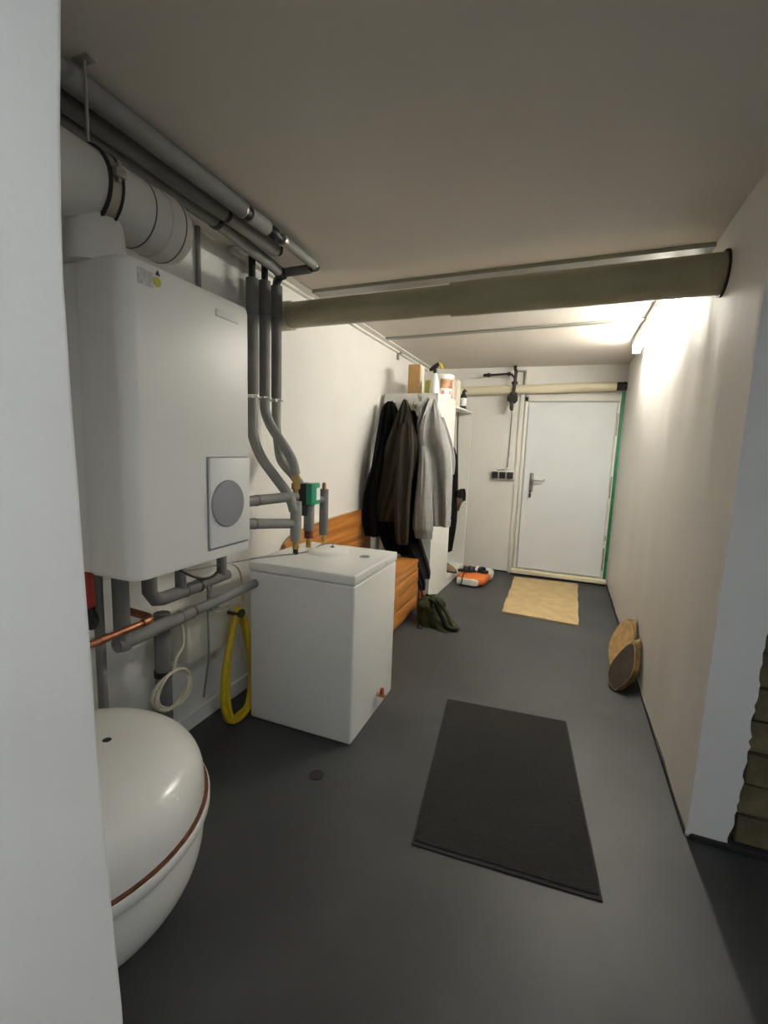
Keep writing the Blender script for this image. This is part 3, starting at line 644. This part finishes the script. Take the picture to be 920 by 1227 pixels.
# brown jacket
L = thing('brown_jacket', (-1.4, 3.8, .7), 'dark brown jacket with hanging sleeve between the black clothes', 'jacket')
jb = obj('jacket_body', garment([(479, 483, 487, .3), (485, 481, 490, .7), (496, 476, 494), (512, 470, 497), (530, 463, 500), (550, 457, 500), (575, 453, 494), (600, 450, 482), (624, 448, 472)], 3.765, .042, 3.985, 530, 2.2, amp=.5), 'fabric_brown', L)
obj('sleeve', garment([(508, 480, 494, .6), (530, 477, 496), (560, 474, 495), (590, 472, 492), (620, 472, 490), (648, 474, 489), (652, 475, 488, .7)], 3.69, .042, 3.80, 540, 3.7, folds=3, amp=.4), 'fabric_brown', L)
obj('collar', MB().tube([at(477, 496, 'y', 3.86), at(474, 510, 'y', 3.80), at(477, 520, 'y', 3.77), at(484, 512, 'y', 3.79), at(487, 496, 'y', 3.86)], .012, 8, smooth=5), 'fabric_brown', jb)
obj('hanging_loop', MB().tube([at(489, 492, 'y', 3.93), at(494, 499, 'y', 3.94), at(500, 500, 'y', 3.96), at(507, 494, 'y', 3.99)], .005, 6, smooth=5), 'fabric_charcoal', jb)
# black padded vest in the middle
L = thing('black_vest', (-1.25, 3.9, .7), 'black zipped vest hanging between brown jacket and grey hoodie', 'jacket')
bv = obj('vest_body', garment([(492, 488, 497, .4), (503, 487, 501), (520, 486, 504), (540, 486, 506), (570, 486, 508), (600, 485, 506), (630, 482, 503), (650, 482, 502)], 3.87, .050, 4.0, 540, 6.1), 'fabric_black', L)
obj('zip_pull', MB().box(at(499.5, 567, 'y', 3.80), at(501.5, 572, 'y', 3.79), 0), 'chrome', bv)
# charcoal trousers below
L = thing('charcoal_trousers', (-1.2, 3.9, .17), 'charcoal trousers hanging low past the bench end with twisted legs', 'trousers')
obj('trouser_leg', garment([(590, 486, 502, .5), (625, 481, 502), (645, 479, 504), (660, 482, 509), (672, 488, 513), (684, 496, 516), (693, 504, 515, .7)], 3.915, .034, None, None, 8.3, folds=4, amp=.5), 'fabric_charcoal', L)
obj('trouser_leg', garment([(630, 476, 490, .5), (648, 475, 492), (662, 478, 496), (676, 484, 503), (690, 494, 508), (700, 500, 510), (707, 503, 509, .6)], 3.875, .024, None, None, 9.9, folds=3, amp=.5), 'fabric_navy', L)
# grey hoodie
L = thing('grey_hoodie', (-1.05, 3.85, .68), 'light grey hooded sweatshirt hanging at the front edge of the wardrobe', 'sweatshirt')
obj('hoodie_body', garment([(480, 515, 522, .35), (488, 511, 525, .7), (500, 506, 529), (515, 501, 534), (528, 499, 537), (540, 501, 540), (552, 507, 541), (570, 513, 542), (595, 516, 541), (615, 517, 540), (626, 518, 539), (630, 519, 538, .8)], 3.865, .062, 3.99, 520, 4.4, amp=.42, folds=3.2), 'fabric_grey', L)
obj('sleeve', garment([(534, 501, 512, .6), (550, 502, 516), (575, 500, 517), (600, 497, 518), (620, 495, 519), (634, 494, 519), (638, 496, 518, .75), (645, 497, 518, .75)], 3.775, .048, 3.82, 560, 7.7, folds=2.2, amp=.30), 'fabric_grey', L)
obj('sleeve', garment([(500, 526, 532, .5), (515, 530, 537, .8), (530, 533, 542), (545, 536, 545), (556, 539, 545.5, .8), (568, 541, 544, .4)], 3.915, .035, None, None, 2.7, folds=2, amp=.3), 'fabric_grey', L)
obj('hood', garment([(478, 510, 521, .4), (485, 505, 521), (495, 502, 518), (505, 500, 513), (514, 499, 507, .7), (518, 500, 504, .4)], 3.90, .045, 3.98, 510, 5.2, folds=6, amp=.8), 'fabric_grey', L)
obj('hem_band', garment([(622, 517, 540), (630, 518, 539)], 3.863, .066, None, None, 4.4, amp=.40, folds=3.2, sub=3), 'fabric_grey', L)

# open bay contents
L = thing('dark_coat', cab((-1.22, 4.9, .75)), 'black coat hanging inside the open wardrobe bay', 'coat')
def gx(rows, x, th, seed, **k):
    """garment seen side-on: rows of (py, px_left, px_right) on a plane x = const, width along y"""
    rings = []; n = 32; pts = []
    for r in rows:
        a = at(r[1], r[0], 'x', x); b = at(r[2], r[0], 'x', x); pts.append((a.y, b.y, (a.z+b.z)/2, r[3] if len(r) > 3 else 1.0))
    fine = []
    for i in range(len(pts)-1):
        for kk in range(4):
            t = kk/4; fine.append(tuple(pts[i][c]+(pts[i+1][c]-pts[i][c])*t for c in range(4)))
    fine.append(pts[-1])
    for (ya, yb, z, tf) in fine:
        c, hw = (ya+yb)/2, abs(yb-ya)/2
        rings.append([(x + th*tf*math.copysign(abs(math.sin(2*math.pi*j/n))**.75, math.sin(2*math.pi*j/n))*(1+.3*math.sin(math.cos(2*math.pi*j/n)*6+seed+z*2)), c+hw*math.cos(2*math.pi*j/n), z) for j in range(n)])
    return MB().loft(rings)
obj('coat_body', gx([(536, 540.5, 543, .5), (548, 540.3, 545), (575, 539.5, 546), (600, 538.5, 546), (625, 537.5, 545), (640, 537, 543), (660, 536.4, 540.5, .6)], -1.115, .035, 1.1), 'fabric_black', L)
L = thing('shoulder_bag', cab((-1.10, 5.1, 1.0)), 'small dark brown leather bag hanging in the open wardrobe bay', 'bag')
bg = obj('bag_body', gx([(588, 547, 552, .6), (592, 547, 556), (598, 547, 556), (604, 547, 550), (612, 547, 548, .6)], -1.065, .030, 2.0), 'leather_brown', L)
obj('bag_flap', gx([(587, 547, 556, .9), (593, 547, 556.5), (600, 553, 556, .7)], -1.055, .03, 2.6), 'fabric_black', bg)
obj('bag_strap', MB().tube([at(548, 590, 'x', -1.07), at(548, 560, 'x', -1.09), at(548, 520, 'x', -1.11), at(549, 494, 'x', -1.12)], .008, 8), 'leather_brown', bg)
def shoe(name, cx, cy, z, ln, ang, m_up, label, wid=.095, hgt=.10, group=None, tall=1.0):
    L = thing(name, (cx, cy, z), label, 'shoe', group)
    ca, sa = math.cos(ang), math.sin(ang)
    def T(u, v, ww): return (cx+u*ca-v*sa, cy+u*sa+v*ca, z+ww)
    sole = []; N = 24
    def out(s): return [( (ln/2)*math.cos(2*math.pi*k/N)*s, (wid/2)*math.sin(2*math.pi*k/N)*(1-.15*math.cos(2*math.pi*k/N+.0))*s) for k in range(N)]
    obj('sole', MB().loft([[T(u, v, h) for (u, v) in out(1)] for h in (0, .018)]), 'black_rubber', L)
    rings = []
    for h, s, sh in ((.016, .97, 0), (.045, .93, -.005), (.07, .78, -.03), (hgt, .5*tall, -.065), (hgt+.002, .42*tall, -.065), (hgt-.02, .38*tall, -.065)):
        rings.append([T(u*(s if True else 1)+sh*ln/.28, v*s if h > .07 else v*.97, h if u < 0 else min(h, .07+.0*u) + (h-.07)*max(0, 1-u/(ln/2)*2) if h > .07 else h) for (u, v) in out(1)])
    obj('upper', MB().loft(rings), m_up, L)
p_ = at(540, 683, 'z', .088)
shoe('brown_shoe', -1.135, 4.98, .089, .27, math.radians(-20), 'shoe_brown', 'tan brown shoe at the bottom of the open wardrobe bay')
shoe('dark_shoe', -1.22, 5.10, .089, .27, math.radians(-20), 'leather_brown', 'dark shoe behind the tan shoe in the open bay')

# ------------------------------------------------------------------ things on top of the wardrobe
ZT = CH
L = thing('cardboard_box', (-1.36, 4.27, ZT), 'tall brown cardboard box on top of the wardrobe', 'box')
obj('box_body', MB().box((-1.425, 4.20, ZT), (-1.31, 4.33, 2.222), .003), 'cardboard', L)
obj('lit_side', MB().box((-1.3105, 4.203, ZT+.003), (-1.307, 4.328, 2.219)), 'cardboard_pale', L)  # lamp light on this side, painted as a paler cream sheet
L = thing('yellow_can', (-1.24, 4.24, ZT), 'olive yellow can beside the cardboard box on the wardrobe', 'can')
obj('can_body', MB().lathe([(0, 0), (.034, 0), (.034, .115), (.030, .12), (0, .12)], (-1.232, 4.235, ZT), seg=24), 'olive_yellow', L)
obj('can_lid', MB().lathe([(.030, 0), (.031, .012), (.026, .016), (0, .016)], (-1.232, 4.235, ZT+.118), seg=24), 'olive_yellow', L)
L = thing('spray_bottle', (-1.15, 4.17, ZT), 'white spray bottle with black and yellow trigger head on the wardrobe', 'bottle')
obj('bottle_body', MB().lathe([(0, 0), (.044, 0), (.047, .01), (.045, .06), (.034, .12), (.020, .175), (.016, .19), (0, .19)], (-1.155, 4.165, ZT), seg=28), 'badge', L)
hd = obj('trigger_head', MB().cyl((-1.155, 4.165, ZT+.185), (-1.155, 4.165, ZT+.215), .018).prism([(-1.205, 4.150, ZT+.205), (-1.155, 4.150, ZT+.212), (-1.115, 4.150, ZT+.262), (-1.135, 4.150, ZT+.280), (-1.170, 4.150, ZT+.255), (-1.21, 4.150, ZT+.225)], (0, .03, 0), .003), 'black', L)
obj('trigger', MB().prism([(-1.135, 4.154, ZT+.268), (-1.118, 4.154, ZT+.285), (-1.095, 4.154, ZT+.268), (-1.078, 4.154, ZT+.222), (-1.088, 4.154, ZT+.22), (-1.112, 4.154, ZT+.252)], (0, .022, 0), .002), 'yellow', hd)
L = thing('plastic_tub', (-1.13, 4.55, ZT), 'white plastic tub with a printed label on the wardrobe', 'tub')
TBX, TBY = -1.16, 4.47
obj('tub_body', MB().lathe([(0, 0), (.086, 0), (.098, .195), (0, .195)], (TBX, TBY, ZT), seg=40), 'badge', L)
obj('tub_lid', MB().lathe([(.102, 0), (.103, .014), (.098, .022), (.09, .018), (0, .018)], (TBX, TBY, ZT+.195), seg=40), 'badge', L)
mb = MB(); rg = []
for h in (.085, .170):
    rg.append([mb.bm.verts.new((TBX+(.0885+.0615*h)*math.cos(math.radians(a)), TBY+(.0885+.0615*h)*math.sin(math.radians(a)), ZT+h)) for a in range(-88, 6, 5)])
for k in range(len(rg[0])-1): mb.bm.faces.new((rg[0][k], rg[0][k+1], rg[1][k+1], rg[1][k]))
obj('tub_label', mb, 'label_picture', L, label='brown and orange picture label')
for (a0, a1, h0, h1) in ((-80, -62, .03, .06), (-30, -8, .028, .062)):
    mb = MB(); rg = [[mb.bm.verts.new((TBX+(.0885+.0615*h)*math.cos(math.radians(a)), TBY+(.0885+.0615*h)*math.sin(math.radians(a)), ZT+h)) for a in range(a0, a1+1, 2)] for h in (h0, h1)]
    for k in range(len(rg[0])-1): mb.bm.faces.new((rg[0][k], rg[0][k+1], rg[1][k+1], rg[1][k]))
    obj('red_mark', mb, 'label_red', L)
for i, (y0, y1, x0, x1, h, m_, lab) in enumerate(((4.60, 4.67, -1.23, -1.085, .235, 'label_print', 'reddish printed carton between tub and cream carton on the wardrobe'), (4.80, 4.93, -1.22, -1.08, .27, 'cardboard_pale', 'cream carton standing on the wardrobe by the small bottle'))):
    ZT = CH2 if y0 > CYM+.02 else CH
    L = thing('carton', ((x0+x1)/2, (y0+y1)/2, ZT), lab, 'carton')
    obj('carton_body', MB().box((x0, y0, ZT), (x1, y1, ZT+h), .003), m_, L)
    obj('carton_flap', MB().box((x0+.004, y0+.002, ZT+h-.001), (x1-.004, (y0+y1)/2, ZT+h+.003)), 'cardboard_pale', L)
ZT = CH2
L = thing('small_bottle', (-1.09, 5.08, ZT), 'black bottle with a white label at the end of the wardrobe top', 'bottle')
BBX, BBY = -1.085, 5.12
obj('bottle_body', MB().lathe([(0, 0), (.034, 0), (.034, .13), (.028, .155), (.016, .175), (.016, .20), (0, .20)], (BBX, BBY, ZT), seg=24), 'black', L)
obj('bottle_label', MB().lathe([(.0345, 0), (.0345, .085)], (BBX, BBY, ZT+.035), seg=24), 'badge', L)
obj('spout', MB().tube([(BBX, BBY, ZT+.195), (BBX, BBY, ZT+.215), (BBX+.03, BBY, ZT+.19)], .008, 8), 'black', L)

# ================================================================== FAR WALL FITTINGS
L = thing('wall_duct', (-.6, YF-.055, 2.1), 'cream horizontal pipe along the end wall above the door', 'pipe')
obj('pipe_run', MB().tube([(XL+.0, YF-.062, 2.135), (.455, YF-.062, 2.178)], .050, 28), 'pipe_cream', L)
obj('end_socket', MB().cyl((.450, YF-.062, 2.178), (XR-.006, YF-.062, 2.180), .044, seg=28), 'dark_iron', L)
L = thing('iron_pipe', (-.6, YF-.03, 2.2), 'dark iron pipe with a side arm and valve on the end wall', 'pipe')
Y3 = YF-.135
obj('upright', MB().tube([(-.60, Y3+.06, H), (-.60, Y3+.03, 2.38), (-.585, Y3, 2.34), (-.59, Y3, 2.22), (-.60, Y3, 2.02), (-.605, Y3+.02, 1.92)], .018, 10, smooth=4), 'dark_iron', L)
obj('side_arm', MB().tube([(-.59, Y3, 2.27), (-.63, Y3, 2.315), (-.66, Y3, 2.322), (-.92, Y3, 2.312)], .012, 10), 'dark_iron', L)
obj('arm_nut', MB().cyl((-.87, Y3, 2.314), (-.90, Y3, 2.313), .022, seg=10).cyl((-.905, Y3, 2.313), (-.945, Y3, 2.312), .016, seg=10), 'dark_iron', L)
obj('elbow_nut', MB().cyl((-.645, Y3, 2.32), (-.675, Y3, 2.321), .022, seg=10), 'dark_iron', L)
obj('flange', MB().cyl((-.59, Y3, 2.205), (-.592, Y3, 2.235), .034, seg=16), 'dark_iron', L)
vb = obj('valve_body', MB().lathe([(0, -.065), (.03, -.06), (.050, -.03), (.050, .03), (.035, .06), (0, .065)], (-.595, Y3, 2.055), seg=16), 'black', L)
obj('valve_wheel', MB().lathe([(0, -.01), (.045, -.01), (.05, 0), (.045, .01), (0, .01)], (-.60, Y3-.05, 2.05), (0, -1, 0), 18), 'black', vb)
obj('valve_lever', MB().box((-.66, Y3-.02, 2.02), (-.63, Y3+.02, 2.08), .006).box((-.625, Y3-.03, 1.93), (-.595, Y3, 2.0), .006), 'black', vb)
obj('wall_bracket', MB().box((-.512, YF-.012, 2.02), (-.478, YF, 2.372), .003).box((-.58, YF-.03, 2.36), (-.478, YF-.0, 2.376), .002), 'zinc', None, label='grey flat steel bracket on the end wall beside the iron pipe', cat='bracket')
L = thing('socket_cable', (-.61, YF-.01, 1.2), 'thin grey cable running down the end wall to the sockets', 'cable')
obj('cable_run', MB().tube([(-.607, YF-.10, 1.925), (-.61, YF-.012, 1.86), (-.612, YF-.007, 1.60), (-.618, YF-.007, 1.27), (-.625, YF-.01, 1.245), (-.70, YF-.01, 1.23), (-.74, YF-.01, 1.225)], .006, 8), 'cable_grey', L)
obj('junction', MB().box((-.645, YF-.022, 1.225), (-.585, YF, 1.262), .004), 'white_trim', L)
L = thing('socket_strip', (-.66, YF-.02, 1.15), 'triple black socket in a white frame on the end wall', 'socket')
obj('frame', MB().box((-.795, YF-.045, 1.125), (-.53, YF, 1.222), .005), 'white_trim', L)
for k in range(3):
    s_ = obj('socket_insert', MB().box((-.786+.086*k, YF-.060, 1.134), (-.713+.086*k, YF-.040, 1.212), .006), 'black', L)
    obj('socket_well', MB().lathe([(.024, 0), (.024, .003), (.020, .003), (.018, .0005), (0, .0005)], (-.7495+.086*k, YF-.0605, 1.173), (0, -1, 0), 18), 'black_rubber', s_)
L = thing('cable_clip', (XL+.03, 4.5, H-.1), 'small grey clip on the trunking above the wardrobe', 'clip')
obj('clip_body', MB().box((XL, 4.50, H-.085), (XL+.02, 4.54, H-.018), .004).box((XL, 4.495, H-.03), (XL+.05, 4.545, H-.010), .004), 'zinc', L)

# ================================================================== FLOOR THINGS
def flat_mat(name, c, z, mpile, label, border=None, wav=.0, seed=1):
    pts = []
    for i in range(4):
        a, b = Vector(c[i]), Vector(c[(i+1) % 4])
        for k in range(16):
            t = k/16; p = a.lerp(b, t); nrm = Vector((-(b-a).y, (b-a).x, 0)).normalized()
            p = p + nrm*wav*noise.noise((p.x*7, p.y*7, seed)); pts.append(p)
    if border:
        L = thing(name, sum((Vector(x) for x in c), Vector())/4, label, 'mat')
        cen = sum(pts, Vector())/len(pts)
        obj('rubber_border', MB().prism([(p.x, p.y, 0) for p in pts], (0, 0, z*.6)), 'mat_border', L)
        inn = [cen + (p-cen)*(1-border) for p in pts]
        obj('pile', MB().prism([(p.x, p.y, .001) for p in inn], (0, 0, z), .0), mpile, L)
    else:
        obj(name, MB().prism([(p.x, p.y, 0) for p in pts], (0, 0, z)), mpile, None, label=label, cat='mat')
c = [at(*p, 'z', .006) for p in ((536, 837), (678.4, 864), (722.4, 1079.8), (492.9, 1010.8))]
flat_mat('floor_mat', [(p.x, p.y, 0) for p in c], .009, 'mat_dark', 'dark charcoal rubber-backed mat lying in the middle of the floor', border=.03, wav=.002)
c = [at(*p, 'z', .006) for p in ((616.5, 691.3), (691.7, 700), (692.2, 749.6), (600.9, 733))]
flat_mat('door_mat', [(p.x, p.y, 0) for p in c], .012, 'mat_coir', 'beige coir doormat in front of the white door', wav=.018, seed=4)

# orange sack
SC0 = Vector((-.985, 4.80, 0)); 
L = thing('orange_sack', (-.83, 4.98, 0), 'orange and white plastic sack lying on the floor by the open bay', 'sack')
def pillow(x0, x1, y0, y1, z0, z1, ang=0, n=20, ex=3.2, seed=1, amp=.006):
    rings = []; cx, cy = (x0+x1)/2, (y0+y1)/2; ca, sa = math.cos(ang), math.sin(ang)
    m = 14
    for j in range(m+1):
        ph = -math.pi/2 + math.pi*j/m; ring = []
        cp = max(1e-3, math.cos(ph))**(2/ex); sp = math.copysign(abs(math.sin(ph))**(2/ex), math.sin(ph))
        for k in range(n*2):
            a = math.pi*k/n; cc_, ss = math.cos(a), math.sin(a)
            u = (x1-x0)/2*cp*math.copysign(abs(cc_)**(2/ex), cc_); v = (y1-y0)/2*cp*math.copysign(abs(ss)**(2/ex), ss)
            z = (z0+z1)/2 + (z1-z0)/2*sp
            d = amp*noise.noise((u*16, v*16, z*16+seed))
            ring.append((cx+u*ca-v*sa+d, cy+u*sa+v*ca+d, max(z0, z+d)))
        rings.append(ring)
    return MB().loft(rings)
sk = obj('sack_body', pillow(-.985, -.665, 4.79, 5.22, 0, .115, math.radians(-6), seed=3, ex=4), 'bag_orange', L)
# white printed band on the front and the white open end
obj('white_front_print', pillow(-.978, -.738, 4.782, 4.86, .012, .085, math.radians(-6), seed=3, ex=6, amp=.003), 'bag_white', sk)
obj('white_end', pillow(-.76, -.640, 5.06, 5.26, .0, .125, math.radians(-6), seed=5), 'bag_white', sk)
obj('carry_cord', MB().tube([(-.915, 4.93, .125), (-.91, 4.85, .122), (-.912, 4.785, .105), (-.915, 4.765, .05), (-.93, 4.757, .008)], .006, 8, smooth=5), 'black', sk)
for i, (cx, cy, an, lab) in enumerate(((-.90, 4.97, 25, 'black sandal lying on the orange sack, beside the striped one'), (-.77, 5.02, -20, 'black sandal with pale striped strap lying on the orange sack'))):
    L = thing('sandal', (cx, cy, .118), lab, 'sandal', 'sandals on the sack')
    a = math.radians(an); ca, sa = math.cos(a), math.sin(a)
    def T(u, v, h): return (cx+u*ca-v*sa, cy+u*sa+v*ca, .118+h)
    N = 28
    ol = [(.105*math.cos(2*math.pi*k/N), (.046+.008*math.cos(2*math.pi*k/N))*math.sin(2*math.pi*k/N)) for k in range(N)]
    obj('sole', MB().loft([[T(u, v, h) for (u, v) in ol] for h in (0, .022)]), 'black_rubber', L)
    for (u, m_) in ((.035, 'black'), (-.02, 'badge' if i else 'black')):
        st = MB(); pr = []
        for k in range(9):
            t = math.pi*k/8; pr.append((-.047*math.cos(t), .018+.045*math.sin(t)))
        rr = [[T(u-.015, v, h), T(u+.015, v, h), T(u+.015, v*.92, h-.006), T(u-.015, v*.92, h-.006)] for (v, h) in pr]
        st.loft(rr); obj('strap', st, m_, L)

# crumpled olive rucksack
L = thing('rucksack', (-.86, 3.62, 0), 'crumpled olive green rucksack on the floor by the bench', 'rucksack')
rk = MB(); rings = []; m = 16; N = 36
KX, KY = -.925, 3.66
for j in range(m+1):
    ph = math.pi/2*j/m; hz = .215*math.sin(ph)**.8; rr = max(.002, math.cos(ph)**.75); ring = []
    for k in range(N):
        a = 2*math.pi*k/N
        rx, ry = .13*rr, .17*rr
        tail = max(0, math.cos(a+.55))**6*.17*max(0, 1-hz/.09)
        d = .026*noise.noise((math.cos(a)*2.2, math.sin(a)*2.2, hz*16)) + .028*abs(noise.noise((math.cos(a)*4, math.sin(a)*4, hz*26))) - .010
        ring.append((KX-.035*hz/.2+(rx+d*(rr**.3)+tail)*math.cos(a), KY+(ry+d*(rr**.3)+tail*.9)*math.sin(a), hz + (d*.5 if j else 0) if j else 0))
    rings.append(ring)
rk.loft(rings); bdy = obj('bag_body', rk, 'fabric_olive', L, angle=60)
obj('shoulder_strap', MB().tube([(-.95, 3.60, .195), (-.88, 3.53, .185), (-.82, 3.50, .11), (-.77, 3.48, .035), (-.71, 3.49, .014), (-.69, 3.52, .012)], .015, 6, smooth=5), 'fabric_black', L)
obj('shoulder_strap', MB().tube([(-.93, 3.66, .205), (-.86, 3.60, .18), (-.79, 3.57, .11), (-.74, 3.55, .03), (-.715, 3.56, .012)], .012, 6, smooth=5), 'fabric_olive', L)
obj('buckle', MB().box((-.90, 3.525, .165), (-.878, 3.540, .195), .004), 'chrome', L)
obj('loose_cord', MB().tube([(-1.0, 3.50, .02), (-1.0, 3.45, .006), (-.97, 3.43, .006), (-.96, 3.46, .006)], .004, 6, smooth=5), 'fabric_black', L)
obj('red_cloth', garment([(700, 501, 506, .5), (712, 501, 508), (724, 500, 509), (732, 499, 509, .8)], 3.93, .03, None, None, 3.3, folds=3), 'pine_red', None, label='strip of dark red cloth hanging behind the rucksack', cat='cloth')

# split logs against the right wall
def log(name, outline, n_vec, back, m_face, label, rim):
    """outline: points of the cut face in world space; the log runs along back"""
    cen = sum(outline, Vector())/len(outline)
    L = thing(name, (cen.x, cen.y, 0), label, 'log')
    rings = []; M_ = 8
    for j in range(M_+1):
        t = j/M_; s = 1+.10*math.sin(t*math.pi)-.32*t**3
        rings.append([cen + (p-cen)*s*(1+.05*noise.noise((i*.7, t*4, 2.2))*(1 if j else 0)) + back*t for i, p in enumerate(outline)])
    for r in rings:
        for i, p in enumerate(r): r[i] = Vector((min(p.x, XR-.012), p.y, max(.002, p.z)))
    obj('bark', MB().loft(rings), 'bark', L, angle=50)
    nv = n_vec*.004
    fo = [cen+(p-cen)*(1-rim)+nv for p in outline]; 
    obj('rim', MB().prism([cen+(p-cen)*.995+nv*.2 for p in outline], nv*.4), 'wood_tan', L)
    obj('cut_face', MB().prism([p - nv*.2 for p in fo], nv*.6), m_face, L)
def face_pts(pix, base, nrm):
    # plane through base with normal nrm
    out = []
    for (x, y) in pix:
        d = CR*((x-460)/FPX) - CU*((y-613.5)/FPX) + CF
        t = (base-CAM).dot(nrm)/d.dot(nrm); out.append(CAM+d*t)
    res, _ = catmull(out, 5, None, True); return res
nv = Vector((-.62, -.62, .48)).normalized()
b1 = at(735.5, 826, 'z', .012)
f1 = face_pts([(735.5, 827), (728.5, 813), (730, 800), (737, 788), (748, 776), (756.5, 770), (760.5, 773), (761, 788), (758, 806), (751, 817), (743, 823)], b1, nv)
log('split_log', f1, nv, Vector((.11, .14, -.012)), 'wood_dark_face', 'split log with a dark face leaning on the right wall', .05)
b2 = b1 + Vector((.02, .22, .02))
f2 = face_pts([(732, 799), (729, 782), (731, 768), (738, 754), (746, 744), (752, 743.5), (757, 748), (759, 758), (759, 772), (752, 790), (742, 800)], b2, nv)
log('split_log', f2, nv, Vector((.09, .11, -.03)), 'wood_tan', 'split log with a pale tan face standing behind the dark-faced log', .03)
